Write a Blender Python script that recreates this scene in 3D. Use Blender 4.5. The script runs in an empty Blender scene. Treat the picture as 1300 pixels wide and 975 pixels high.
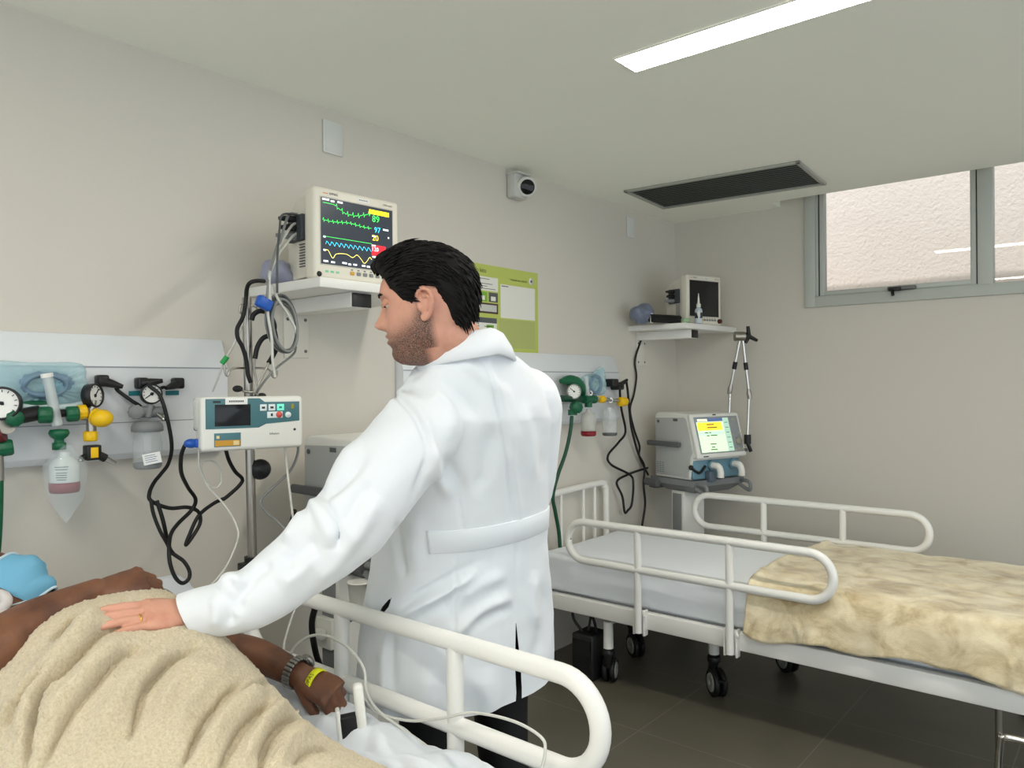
import bpy, bmesh, math, random
import numpy as np
from mathutils import Vector, Matrix, noise
random.seed(7)
V = Vector
PI = math.pi
C = bpy.context.scene.collection
# ------------------------------------------------------------------ camera geometry (1300 x 975 frame)
FPX = 965.0
_ya, _ro, _pi = math.radians(39.8), math.radians(0.44), math.radians(-0.06)
CAM = V((2.383, -4.556, 1.404))
_f0 = V((-math.sin(_ya), math.cos(_ya), 0)); _r0 = V((math.cos(_ya), math.sin(_ya), 0)); _u0 = V((0, 0, 1))
FW = _f0 * math.cos(_pi) + _u0 * math.sin(_pi)
_u1 = _u0 * math.cos(_pi) - _f0 * math.sin(_pi)
RT = _r0 * math.cos(_ro) - _u1 * math.sin(_ro)
UP = _u1 * math.cos(_ro) + _r0 * math.sin(_ro)
def ray(px, py): return FW + RT * ((px - 650) / FPX) - UP * ((py - 487.5) / FPX)
def on(ax, px, py, v):
    r = ray(px, py); return CAM + r * ((v - CAM[ax]) / r[ax])
def onx(px, py, x=0.0): return on(0, px, py, x)
def ony(px, py, y=0.0): return on(1, px, py, y)
def onz(px, py, z=0.0): return on(2, px, py, z)
def at(px, py, d): return CAM + ray(px, py) * d
# ------------------------------------------------------------------ mesh builder
class MB:
    def __init__(s, M=None): s.v = []; s.f = []; s.mi = []; s.sm = []; s.M = M
    def add(s, vs, fs, smooth=True, mi=0, M=None):
        M = M if M is not None else s.M
        o = len(s.v)
        if M is not None:
            flip = M.to_3x3().determinant() < 0
            s.v += [M @ V(p) for p in vs]
        else:
            flip = False; s.v += [V(p) for p in vs]
        for f in fs:
            f = [i + o for i in f]
            s.f.append(f[::-1] if flip else f); s.mi.append(mi); s.sm.append(smooth)
        return s
    def bm(s, bm, smooth=False, mi=0, M=None):
        bm.verts.index_update()
        s.add([v.co.copy() for v in bm.verts], [[v.index for v in f.verts] for f in bm.faces], smooth, mi, M); bm.free(); return s
    def box(s, lo, hi, bev=0.0, mi=0, M=None, seg=2):
        bm = bmesh.new(); bmesh.ops.create_cube(bm, size=1)
        lo, hi = V(lo), V(hi)
        for v in bm.verts: v.co = V((lo[i] + (v.co[i] + .5) * (hi[i] - lo[i]) for i in range(3)))
        if bev > 0:
            bev = min(bev, .49 * min(abs(hi[i] - lo[i]) for i in range(3)))
            bmesh.ops.bevel(bm, geom=bm.edges[:] , offset=bev, segments=seg, affect='EDGES', profile=.5)
        return s.bm(bm, bev > 0, mi, M)
    def prism(s, poly, z0, z1, mi=0, M=None, bev=0, smooth=False):
        bm = bmesh.new(); n = len(poly)
        a = [bm.verts.new((p[0], p[1], z0)) for p in poly]; b = [bm.verts.new((p[0], p[1], z1)) for p in poly]
        bm.faces.new(a[::-1]); bm.faces.new(b)
        for i in range(n): bm.faces.new((a[i], a[(i + 1) % n], b[(i + 1) % n], b[i]))
        bmesh.ops.recalc_face_normals(bm, faces=bm.faces[:])
        if bev: bmesh.ops.bevel(bm, geom=bm.edges[:], offset=bev, segments=2, affect='EDGES', profile=.5)
        return s.bm(bm, smooth or bev > 0, mi, M)
    def cyl(s, p0, p1, r0, r1=None, n=20, mi=0, M=None, cap=True):
        return s.tube([p0, p1], [r0, r0 if r1 is None else r1], n, mi=mi, M=M, cap=cap)
    def tube(s, pts, r, n=10, closed=False, mi=0, M=None, cap=True, flat=1.0, up=None):
        P = [V(p) for p in pts]; m = len(P)
        R = r if isinstance(r, (list, tuple)) else [r] * m
        T = []
        for i in range(m):
            a = P[(i - 1) % m] if (closed or i) else P[i]; b = P[(i + 1) % m] if (closed or i < m - 1) else P[i]
            t = b - a; T.append(t.normalized() if t.length > 1e-9 else V((0, 0, 1)))
        u = V(up) if up is not None else (V((0, 0, 1)) if abs(T[0].z) < .9 else V((1, 0, 0)))
        vs = []; fs = []
        for i in range(m):
            if up is not None: u = V(up)
            u = (u - T[i] * u.dot(T[i])); u.normalize(); w = T[i].cross(u)
            for k in range(n):
                a = 2 * PI * k / n; vs.append(P[i] + u * (R[i] * math.cos(a) * flat) + w * (R[i] * math.sin(a)))
        for i in range(m if closed else m - 1):
            j = (i + 1) % m
            for k in range(n): fs.append([i * n + k, i * n + (k + 1) % n, j * n + (k + 1) % n, j * n + k])
        s.add(vs, fs, True, mi, M)
        if cap and not closed:
            # flat caps with own vertices so that the rim stays crisp
            s.add(vs[:n], [list(range(n))[::-1]], False, mi, M); s.add(vs[-n:], [list(range(n))], False, mi, M)
        return s
    def lathe(s, prof, n=24, mi=0, M=None, smooth=True):
        vs = []; fs = []; m = len(prof)
        for (r, z) in prof:
            for k in range(n):
                a = 2 * PI * k / n; vs.append((max(r, 1e-5) * math.cos(a), max(r, 1e-5) * math.sin(a), z))
        for i in range(m - 1):
            for k in range(n): fs.append([i * n + k, i * n + (k + 1) % n, (i + 1) * n + (k + 1) % n, (i + 1) * n + k])
        return s.add(vs, fs, smooth, mi, M)
    def ball(s, c, r, mi=0, M=None, n=16, sc=(1, 1, 1)):
        c = V(c); prof = [(math.sin(PI * i / n), -math.cos(PI * i / n)) for i in range(n + 1)]
        Mt = Matrix.Translation(c) @ Matrix.Diagonal((r * sc[0], r * sc[1], r * sc[2], 1))
        M = M if M is not None else s.M
        return s.lathe(prof, n * 2, mi, (M @ Mt) if M is not None else Mt)
    def loft(s, rings, mi=0, M=None, capa=True, capb=True, closed=True, smooth=True):
        n = len(rings[0]); vs = [V(p) for r in rings for p in r]; fs = []
        for i in range(len(rings) - 1):
            for k in range(n if closed else n - 1):
                fs.append([i * n + k, i * n + (k + 1) % n, (i + 1) * n + (k + 1) % n, (i + 1) * n + k])
        if capa: fs.append(list(range(n))[::-1])
        if capb: fs.append([(len(rings) - 1) * n + k for k in range(n)])
        return s.add(vs, fs, smooth, mi, M)
    def text(s, body, size, M, mi=0, align='LEFT', thick=.0004, fit=None):
        vs, fs = text_mesh(body)
        if not vs: return s
        x0 = min(v.x for v in vs); x1 = max(v.x for v in vs); k = size
        if fit: k = fit / (x1 - x0)
        dx = {'LEFT': x0, 'CENTER': (x0 + x1) / 2, 'RIGHT': x1}[align]
        return s.add([V(((v.x - dx) * k, v.y * (size if fit else k), thick)) for v in vs], fs, False, mi, M if s.M is None else (s.M @ M if M is not None else s.M))
_tc = {}
def text_mesh(body):
    if body not in _tc:
        cu = bpy.data.curves.new('t', 'FONT'); cu.body = body; cu.size = 1.0; cu.resolution_u = 2
        o = bpy.data.objects.new('t', cu); C.objects.link(o)
        me = bpy.data.meshes.new_from_object(o.evaluated_get(bpy.context.evaluated_depsgraph_get()))
        _tc[body] = ([v.co.copy() for v in me.vertices], [list(p.vertices) for p in me.polygons])
        bpy.data.objects.remove(o); bpy.data.curves.remove(cu); bpy.data.meshes.remove(me)
    return _tc[body]
def spline(pts, k=8, closed=False):
    P = [V(p) for p in pts]; n = len(P); out = []
    for i in range(n if closed else n - 1):
        p1, p2 = P[i], P[(i + 1) % n]
        p0 = P[(i - 1) % n] if (closed or i) else p1 * 2 - p2
        p3 = P[(i + 2) % n] if (closed or i < n - 2) else p2 * 2 - p1
        for j in range(k):
            t = j / k; t2 = t * t; t3 = t2 * t
            out.append(.5 * ((2 * p1) + (p2 - p0) * t + (2 * p0 - 5 * p1 + 4 * p2 - p3) * t2 + (3 * p1 - p0 - 3 * p2 + p3) * t3))
    if not closed: out.append(P[-1].copy())
    return out
def rail_loop(p, ax, ay, L, H, r, k=8):
    """rounded rectangle / stadium points: p corner, ax along, ay up"""
    p, ax, ay = V(p), V(ax), V(ay); out = []
    for (cx, cy, a0) in ((L - r, r, -PI / 2), (L - r, H - r, 0), (r, H - r, PI / 2), (r, r, PI)):
        for i in range(k + 1):
            a = a0 + PI / 2 * i / k; out.append(p + ax * (cx + r * math.cos(a)) + ay * (cy + r * math.sin(a)))
    return out
def FR(o, th=0.0, tilt=0.0, roll=0.0):
    """frame of a thing facing +x: local X to the right of its front, Y up, Z outwards"""
    t = math.radians(th); n = V((math.cos(t), -math.sin(t), 0)); w = V((math.sin(t), math.cos(t), 0)); z = V((0, 0, 1))
    M = Matrix(((w.x, z.x, n.x, o[0]), (w.y, z.y, n.y, o[1]), (w.z, z.z, n.z, o[2]), (0, 0, 0, 1)))
    return M @ Matrix.Rotation(math.radians(-tilt), 4, 'X') @ Matrix.Rotation(math.radians(roll), 4, 'Z')
def T(x, y, z): return Matrix.Translation((x, y, z))
def axis_M(p0, p1, up=(0, 0, 1)):
    """local Z from p0 towards p1"""
    p0, p1 = V(p0), V(p1); z = (p1 - p0).normalized(); u = V(up)
    if abs(u.dot(z)) > .95: u = V((1, 0, 0))
    x = u.cross(z).normalized(); y = z.cross(x)
    return Matrix(((x.x, y.x, z.x, p0.x), (x.y, y.y, z.y, p0.y), (x.z, y.z, z.z, p0.z), (0, 0, 0, 1)))
# ------------------------------------------------------------------ objects
ROOT = {}
def thing(name, label, cat, loc=(0, 0, 0), group=None, kind=None):
    o = bpy.data.objects.new(name, None); C.objects.link(o); o.empty_display_size = .05
    o.location = loc; o['label'] = label; o['category'] = cat
    if group: o['group'] = group
    if kind: o['kind'] = kind
    ROOT[o.name] = V(loc); return o
def obj(name, mb, mats, parent=None, label=None, cat=None, group=None, kind=None):
    me = bpy.data.meshes.new(name)
    if parent is not None: off = ROOT[parent.name]
    else:
        lo = V((min(v[i] for v in mb.v) for i in range(3))); hi = V((max(v[i] for v in mb.v) for i in range(3)))
        off = V(((lo.x + hi.x) / 2, (lo.y + hi.y) / 2, lo.z))
    me.from_pydata([v - off for v in mb.v], [], mb.f)
    if not isinstance(mats, (list, tuple)): mats = [mats]
    for m in mats: me.materials.append(m)
    me.polygons.foreach_set('material_index', mb.mi); me.polygons.foreach_set('use_smooth', mb.sm)
    me.update(); me.validate()
    o = bpy.data.objects.new(name, me); C.objects.link(o)
    if parent is not None: o.parent = parent
    else: o.location = off
    ROOT[o.name] = off
    if label: o['label'] = label
    if cat: o['category'] = cat
    if group: o['group'] = group
    if kind: o['kind'] = kind
    return o
def struct(name, mb, mats, parent=None): return obj(name, mb, mats, parent, kind='structure' if parent is None else None)
def remesh(mb, voxel, smooth=4, mi=0):
    me = bpy.data.meshes.new('r'); me.from_pydata(mb.v, [], mb.f); me.update()
    o = bpy.data.objects.new('r', me); C.objects.link(o)
    m = o.modifiers.new('r', 'REMESH'); m.mode = 'VOXEL'; m.voxel_size = voxel; m.adaptivity = 0
    if smooth:
        sm = o.modifiers.new('s', 'SMOOTH'); sm.factor = .5; sm.iterations = smooth
    me2 = bpy.data.meshes.new_from_object(o.evaluated_get(bpy.context.evaluated_depsgraph_get()))
    out = MB(); out.v = [v.co.copy() for v in me2.vertices]; out.f = [list(p.vertices) for p in me2.polygons]
    out.mi = [mi] * len(out.f); out.sm = [True] * len(out.f)
    bpy.data.objects.remove(o); bpy.data.meshes.remove(me); bpy.data.meshes.remove(me2)
    return out
def normals(mb):
    P = np.array([tuple(v) for v in mb.v]); N = np.zeros_like(P)
    by = {}
    for f in mb.f: by.setdefault(len(f), []).append(f)
    for n, F in by.items():
        F = np.array(F); a, b, c = P[F[:, 0]], P[F[:, 1]], P[F[:, 2]]
        nn = np.cross(b - a, c - a)
        if n == 4: nn = np.cross(c - a, P[F[:, 3]] - b)
        for k in range(n): np.add.at(N, F[:, k], nn)
    N /= (np.linalg.norm(N, axis=1, keepdims=True) + 1e-12)
    return P, N
def fold(mb, lines):
    """ridges (+) and creases (-) along polylines: (points, width, height)"""
    P, N = normals(mb); D = np.zeros(len(P))
    for pts, w, h in lines:
        pts = np.array([tuple(p) for p in pts]); best = np.full(len(P), 1e9); tt = np.zeros(len(P)); L = len(pts) - 1
        for i in range(L):
            a, b = pts[i], pts[i + 1]; ab = b - a
            t = np.clip(((P - a) @ ab) / (ab @ ab + 1e-12), 0, 1)
            d = np.linalg.norm(P - (a + t[:, None] * ab), axis=1)
            k = d < best; best[k] = d[k]; tt[k] = (i + t[k]) / L
        D += h * np.exp(-(best / w) ** 2) * np.clip(np.minimum(tt, 1 - tt) * 5 + .15, 0, 1)
    P = P + N * D[:, None]; mb.v = [V(p) for p in P]; return mb
def proj_px(P):
    P = np.asarray(P, float) - np.array(CAM); z = P @ np.array(FW)
    return 650 + FPX * (P @ np.array(RT)) / z, 487.5 - FPX * (P @ np.array(UP)) / z, z
def fold_px(mb, lines, face=True):
    """raise (+) or press in (-) folds along lines measured on the photograph, on the side of the cloth they were measured on"""
    P, N = normals(mb); x, y, z = proj_px(P); vd = P - np.array(CAM); vd /= np.linalg.norm(vd, axis=1, keepdims=True)
    fr = np.clip(-(vd * N).sum(1) * 3 + .35, 0, 1) if face else 1; D = np.zeros(len(P))
    for pts, w, h in lines:
        pts = [(p.x, p.y) for p in spline([(a[0], a[1], 0) for a in pts], 5)] if len(pts) > 2 else pts
        pts = np.array(pts, float); best = np.full(len(P), 1e9); tt = np.zeros(len(P)); L = len(pts) - 1
        for i in range(L):
            a, b = pts[i], pts[i + 1]; ab = b - a; t = np.clip(((x - a[0]) * ab[0] + (y - a[1]) * ab[1]) / (ab @ ab + 1e-9), 0, 1)
            d = np.hypot(x - a[0] - t * ab[0], y - a[1] - t * ab[1]); k = d < best; best[k] = d[k]; tt[k] = (i + t[k]) / L
        D += h * np.exp(-(best / w) ** 2) * np.clip(np.minimum(tt, 1 - tt) * 4 + .1, 0, 1)
    P = P + N * (D * fr)[:, None]; mb.v = [V(p) for p in P]; return mb
# ------------------------------------------------------------------ materials
def lin(c):
    return tuple(((x / 255) / 12.92 if x / 255 <= .04045 else ((x / 255 + .055) / 1.055) ** 2.4) for x in c)
MATS = {}
def mat(name, rgb, rough=.5, metal=0, noise_amt=0, noise_scale=8, bump=0, bump_scale=60, emit=0, emit_rgb=None, trans=0, alpha=1, ior=1.45, sheen=0, spec=.5, coat=0, sss=0):
    if name in MATS: return MATS[name]
    m = bpy.data.materials.new(name); m.use_nodes = True; nt = m.node_tree; b = nt.nodes['Principled BSDF']
    c = (*lin(rgb), 1); b.inputs['Base Color'].default_value = c
    b.inputs['Roughness'].default_value = rough; b.inputs['Metallic'].default_value = metal
    b.inputs['IOR'].default_value = ior; b.inputs['Specular IOR Level'].default_value = spec
    if trans: b.inputs['Transmission Weight'].default_value = trans
    if alpha < 1: b.inputs['Alpha'].default_value = alpha
    if sheen: b.inputs['Sheen Weight'].default_value = sheen
    if coat: b.inputs['Coat Weight'].default_value = coat
    if sss:
        b.inputs['Subsurface Weight'].default_value = sss; b.inputs['Subsurface Radius'].default_value = (.012, .005, .003); b.inputs['Subsurface Scale'].default_value = 1
    if emit:
        b.inputs['Emission Color'].default_value = (*lin(emit_rgb or rgb), 1); b.inputs['Emission Strength'].default_value = emit
    if noise_amt or bump:
        tc = nt.nodes.new('ShaderNodeTexCoord')
    if noise_amt:
        nz = nt.nodes.new('ShaderNodeTexNoise'); nz.inputs['Scale'].default_value = noise_scale; nz.inputs['Detail'].default_value = 4
        mx = nt.nodes.new('ShaderNodeMix'); mx.data_type = 'RGBA'
        mx.inputs[6].default_value = tuple(max(0, x * (1 - noise_amt)) for x in c[:3]) + (1,); mx.inputs[7].default_value = tuple(min(1, x * (1 + noise_amt)) for x in c[:3]) + (1,)
        nt.links.new(tc.outputs['Object'], nz.inputs['Vector']); nt.links.new(nz.outputs['Fac'], mx.inputs[0]); nt.links.new(mx.outputs[2], b.inputs['Base Color'])
    if bump:
        n2 = nt.nodes.new('ShaderNodeTexNoise'); n2.inputs['Scale'].default_value = bump_scale; n2.inputs['Detail'].default_value = 3
        bp = nt.nodes.new('ShaderNodeBump'); bp.inputs['Strength'].default_value = bump; bp.inputs['Distance'].default_value = .01
        nt.links.new(tc.outputs['Object'], n2.inputs['Vector']); nt.links.new(n2.outputs['Fac'], bp.inputs['Height']); nt.links.new(bp.outputs['Normal'], b.inputs['Normal'])
    MATS[name] = m; return m
white_paint = mat('white enamel', (238, 236, 228), .3)
white_plastic = mat('white plastic', (234, 233, 226), .38)
cream_plastic = mat('cream plastic', (226, 221, 206), .4)
grey_plastic = mat('grey plastic', (150, 152, 152), .45)
mid_grey = mat('mid grey plastic', (128, 131, 132), .5)
dark_grey = mat('dark grey plastic', (92, 94, 95), .5)
black_plastic = mat('black plastic', (20, 20, 21), .4)
black_rubber = mat('black rubber', (16, 16, 17), .55)
chrome = mat('chrome', (205, 203, 198), .16, 1)
steel = mat('brushed steel', (172, 168, 160), .32, 1)
clear = mat('clear plastic', (240, 245, 246), .08, trans=.0, alpha=.28)
clear_bag = mat('clear film', (225, 238, 242), .12, alpha=.2, bump=.3, bump_scale=40)
blue_film = mat('pale blue film', (186, 224, 232), .2, alpha=.42, bump=.5, bump_scale=30)
green_plastic = mat('green plastic', (14, 92, 60), .4)
yellow_plastic = mat('yellow plastic', (236, 190, 16), .4)
blue_plastic = mat('blue plastic', (24, 84, 176), .4)
red_liquid = mat('red plastic', (128, 14, 28), .4)
paper = mat('white paper', (238, 238, 234), .7)
ink = mat('dark print', (46, 48, 52), .6)
grey_cable = mat('grey cable', (126, 128, 126), .5)
pale_cable = mat('pale cable', (205, 205, 198), .45)
black_cable = mat('black cable', (18, 18, 18), .5)
LAMP, SKY, SUN, EXPO = 30.0, 1.3, 1.6, 0.17
# ================================================================== ROOM
X1, Y0, HC = 4.7, -7.4, 2.45
wall_m = mat('wall paint', (210, 205, 195), .6, noise_amt=.02, noise_scale=1.5, bump=.04, bump_scale=140)
ceil_m = mat('ceiling paint', (247, 249, 238), .7, noise_amt=.01, noise_scale=1.2)
alu = mat('grey aluminium', (186, 190, 184), .45, noise_amt=.03, noise_scale=9)
alu_dark = mat('dark rubber seal', (60, 62, 62), .6)
def floor_material():
    m = bpy.data.materials.new('floor tile'); m.use_nodes = True; nt = m.node_tree; b = nt.nodes['Principled BSDF']; L = nt.links.new
    g = nt.nodes.new('ShaderNodeNewGeometry'); mp = nt.nodes.new('ShaderNodeMapping'); mp.inputs['Location'].default_value = (-.807 + 1.2, 1.885 + .6, 0)
    br = nt.nodes.new('ShaderNodeTexBrick'); br.offset = 0; br.inputs['Scale'].default_value = 1; br.inputs['Brick Width'].default_value = .6; br.inputs['Row Height'].default_value = .6
    br.inputs['Mortar Size'].default_value = .0022; br.inputs['Mortar Smooth'].default_value = .1; br.inputs['Bias'].default_value = 0
    br.inputs['Color1'].default_value = (*lin((90, 86, 74)), 1); br.inputs['Color2'].default_value = (*lin((95, 91, 79)), 1); br.inputs['Mortar'].default_value = (*lin((116, 112, 104)), 1)
    n = nt.nodes.new('ShaderNodeTexNoise'); n.inputs['Scale'].default_value = 3; n.inputs['Detail'].default_value = 6
    mx = nt.nodes.new('ShaderNodeMix'); mx.data_type = 'RGBA'; mx.blend_type = 'OVERLAY'; mx.inputs[0].default_value = .35
    L(g.outputs['Position'], mp.inputs['Vector']); L(mp.outputs['Vector'], br.inputs['Vector']); L(g.outputs['Position'], n.inputs['Vector'])
    L(br.outputs['Color'], mx.inputs[6]); L(n.outputs['Fac'], mx.inputs[7]); L(mx.outputs[2], b.inputs['Base Color'])
    b.inputs['Roughness'].default_value = .42
    bp = nt.nodes.new('ShaderNodeBump'); bp.inputs['Strength'].default_value = .25; bp.inputs['Distance'].default_value = .003; bp.invert = True
    L(br.outputs['Fac'], bp.inputs['Height']); L(bp.outputs['Normal'], b.inputs['Normal'])
    return m
struct('floor', MB().box((-.12, Y0 - .1, -.1), (X1 + .1, .12, 0)), floor_material())
struct('wall_left', MB().box((-.12, Y0 - .1, 0), (0, 0.12, 2.8)), wall_m)


WX0, WX1, WZ0, WZ1 = .862, 3.3, 1.846, 2.70
wb = MB()
wb.box((0, 0, 0), (WX0, .12, 2.8)); wb.box((WX1, 0, 0), (X1, .12, 2.8)); wb.box((WX0, 0, 0), (WX1, .12, WZ0)); wb.box((WX0, 0, WZ1), (WX1, .12, 2.8))
struct('wall_back', wb, wall_m)
RX0, RY = .70, -.165      # slot in the ceiling in front of the window
cb = MB()
cb.box((0, Y0, HC), (X1, RY, HC + .05)); cb.box((0, RY, HC), (RX0, 0, HC + .05)); cb.box((RX0, RY, 2.76), (X1, 0, 2.8)); cb.box((RX0, RY - .02, HC + .05), (X1, RY, 2.76)); cb.box((RX0 - .02, RY, HC + .05), (RX0, 0, 2.76))
struct('ceiling', cb, ceil_m)
# outside wall across the light well
stucco = mat('rough plaster', (232, 216, 208), .85, noise_amt=.05, noise_scale=2, bump=1.0, bump_scale=48)
ex = MB(); ex.box((-1.5, .95, -.5), (6, 1.1, 5)); struct('wall_exterior', ex, stucco)
# ------------------------------------------------------------------ window
wf = MB()
ya, yb = -.018, .07
wf.box((WX0 - .015, ya, WZ0 - .012), (WX0 + .045, yb, WZ1), .002); wf.box((WX0 + .0445, ya, WZ0 - .012), (WX1, yb, WZ0 + .046), .002)
wf.box((WX0 + .045, ya + .012, WZ0 + .046), (WX0 + .06, yb, WZ1), .002); wf.box((WX0 + .045, ya + .012, WZ0 + .04), (WX1, yb, WZ0 + .052), .002)
wf.box((WX0 + .03, ya, WZ1 - .05), (WX1, yb, WZ1), .004)
wf.box((1.722, ya + .004, WZ0 + .04), (1.79, yb, WZ1 - .04), .004); wf.box((2.55, ya + .004, WZ0 + .04), (2.618, yb, WZ1 - .04), .004)
win = struct('window_1', wf, alu)
win['label'] = 'wide grey aluminium window high on the back wall'
def sash(x0, x1, z0, z1, w):
    s = MB(); y0, y1 = -.008, .045
    s.box((x0, y0, z0), (x0 + w, y1, z1), .003); s.box((x1 - w, y0, z0), (x1, y1, z1), .003); s.box((x0 + w * .8, y0, z0), (x1 - w * .8, y1, z0 + w), .003); s.box((x0 + w * .8, y0, z1 - w), (x1 - w * .8, y1, z1), .003)
    s.box((x0 - .006, y0 + .004, z0), (x0, y1, z1), mi=1); s.box((x1, y0 + .004, z0), (x1 + .006, y1, z1), mi=1)
    return s
struct('sash', sash(WX0 + .068, 1.716, WZ0 + .052, WZ1 - .05, .026), [alu, alu_dark], win)
glass = bpy.data.materials.new('window glass'); glass.use_nodes = True
_nt = glass.node_tree; _nt.nodes.clear(); _o = _nt.nodes.new('ShaderNodeOutputMaterial'); _mx = _nt.nodes.new('ShaderNodeMixShader'); _t = _nt.nodes.new('ShaderNodeBsdfTransparent'); _g = _nt.nodes.new('ShaderNodeBsdfGlossy'); _fr = _nt.nodes.new('ShaderNodeFresnel')
_fr.inputs['IOR'].default_value = 1.45; _g.inputs['Roughness'].default_value = .012; _t.inputs['Color'].default_value = (.95, .97, .95, 1)
_nt.links.new(_fr.outputs[0], _mx.inputs[0]); _nt.links.new(_t.outputs[0], _mx.inputs[1]); _nt.links.new(_g.outputs[0], _mx.inputs[2]); _nt.links.new(_mx.outputs[0], _o.inputs[0])
struct('glass_pane', MB().box((WX0 + .09, .018, WZ0 + .075), (1.694, .024, WZ1 - .07)), glass, win)
struct('glass_pane', MB().box((1.786, .018, WZ0 + .05), (2.553, .024, WZ1 - .045)), glass, win)
struct('glass_pane', MB().box((2.614, .018, WZ0 + .05), (WX1, .024, WZ1 - .045)), glass, win)
h = MB(); a = ony(1127, 366, -.02); b = ony(1163, 360, -.02)
h.box((a.x, -.035, a.z - .014), (b.x, -.008, a.z + .006), .004, mi=0); h.tube([(a.x + .025, -.03, a.z - .01), (a.x + .03, -.05, a.z - .02), (a.x + .034, -.055, a.z - .045)], .008, 8, mi=1); h.box((a.x + .01, -.05, a.z - .02), (a.x + .07, -.03, a.z), .005, mi=1)
struct('latch', h, [mat('latch grey', (104, 104, 100), .4), black_plastic], win)
# ------------------------------------------------------------------ ceiling lamps
lamp_m = mat('lamp diffuser', (255, 253, 246), .4, emit=LAMP, emit_rgb=(255, 250, 240))
def strip(x0, x1, y0, y1, label):
    t = thing('ceiling_light', label, 'ceiling light', ((x0 + x1) / 2, (y0 + y1) / 2, HC), group='recessed light strips')
    obj('diffuser', MB().box((x0, y0, HC - .004), (x1, y1, HC - .0005)), lamp_m, t)
    f = MB(); w = .006
    for lo, hi in (((x0 - w, y0 - w), (x1 + w, y0)), ((x0 - w, y1), (x1 + w, y1 + w)), ((x0 - w, y0), (x0, y1)), ((x1, y0), (x1 + w, y1))): f.box((lo[0], lo[1], HC - .005), (hi[0], hi[1], HC - .0005))
    obj('frame', f, white_paint, t); return t
strip(1.074, 2.9, -2.452, -2.324, 'long recessed light strip in the ceiling, above the two beds')
strip(1.074, 2.9, -4.75, -4.622, 'recessed ceiling light strip over the foreground bed, behind the viewer')
strip(1.074, 2.9, -6.6, -6.472, 'recessed ceiling light strip by the far end of the room behind the viewer')
# ------------------------------------------------------------------ air vent
vc = V((.65, -.691, HC)); va = math.atan2(.096, .923)
VM = Matrix.Translation(vc) @ Matrix.Rotation(va - .03, 4, 'Z')
VL, VW = .93, .515
t = thing('ceiling_vent', 'long dark slatted air conditioner grille in the ceiling above the made bed', 'air vent', vc)
f = MB(VM); w = .024
for lo, hi in (((-VL / 2, -VW / 2), (VL / 2, -VW / 2 + w)), ((-VL / 2, VW / 2 - w), (VL / 2, VW / 2)), ((-VL / 2, -VW / 2), (-VL / 2 + w, VW / 2)), ((VL / 2 - w, -VW / 2), (VL / 2, VW / 2))): f.box((lo[0], lo[1], -.012), (hi[0], hi[1], -.0003), .003)
vent_grey = mat('vent frame', (168, 168, 160), .5); vent_dark = mat('vent slat', (92, 97, 92), .5); vent_shade = mat('painted vent shade', (44, 47, 45), .8)
obj('frame', f, vent_grey, t)
obj('shade_backing', MB(VM).box((-VL / 2 + .01, -VW / 2 + .01, -.002), (VL / 2 - .01, VW / 2 - .01, -.0004)), vent_shade, t)  # flat dark sheet: shade behind the slats painted on, the ceiling is solid here
for i in range(13):
    y = -VW / 2 + .045 + i * (VW - .09) / 12
    s = MB(VM); s.box((-VL / 2 + .02, -.013, -.0012), (VL / 2 - .02, .013, .0012), .0005, M=VM @ T(0, y, -.006) @ Matrix.Rotation(.14, 4, 'X')); obj('slat', s, vent_dark, t)
# ------------------------------------------------------------------ small things high on the headwall
def plate(px0, py0, px1, py1, label):
    a = onx(px0, py0); b = onx(px1, py1); p = MB(); z1, z0 = a.z, b.z
    p.box((.0005, a.y, z0), (.009, b.y, z1), .003); p.box((.009, a.y + .008, z0 + .008), (.0105, b.y - .008, z1 - .008), .001)
    return obj('cover_plate', p, mat('plate', (214, 216, 212), .4), label=label, cat='wall plate', group='blank plates under the ceiling')
plate(409, 151, 434, 200, 'blank white cover plate on the wall above the lit monitor')
plate(795, 275, 804, 303, 'small blank cover plate near the room corner, above the dark monitor')
cam_c = onx(680, 237, .09)
t = thing('security_camera', 'white security camera with black lens under the ceiling', 'security camera', (0.0, cam_c.y - .06, cam_c.z - .06))
a = onx(657, 222, .0); b = onx(672, 249, .0)
m = MB(); m.box((.001, cam_c.y - .115, cam_c.z - .062), (.055, cam_c.y - .02, cam_c.z + .055), .006); m.box((.001, cam_c.y - .12, cam_c.z + .05), (.075, cam_c.y - .015, cam_c.z + .058), .002)
obj('mount', m, mat('camera shell', (200, 200, 194), .4), t)
d = V((.80, -.52, -.22)).normalized(); c0 = V((.05, cam_c.y - .035, cam_c.z - .002))
bd = MB(axis_M(c0, c0 + d)); bd.lathe([(0, -.03), (.045, -.03), (.05, .0), (.05, .035), (.046, .042), (.030, .043)], 28); obj('body', bd, mat('camera body', (214, 213, 206), .35), t)
ln = MB(axis_M(c0, c0 + d)); ln.lathe([(.036, .04), (.036, .046), (.033, .048), (0, .049)], 24); obj('lens', ln, mat('lens', (10, 10, 12), .1), t)
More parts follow.
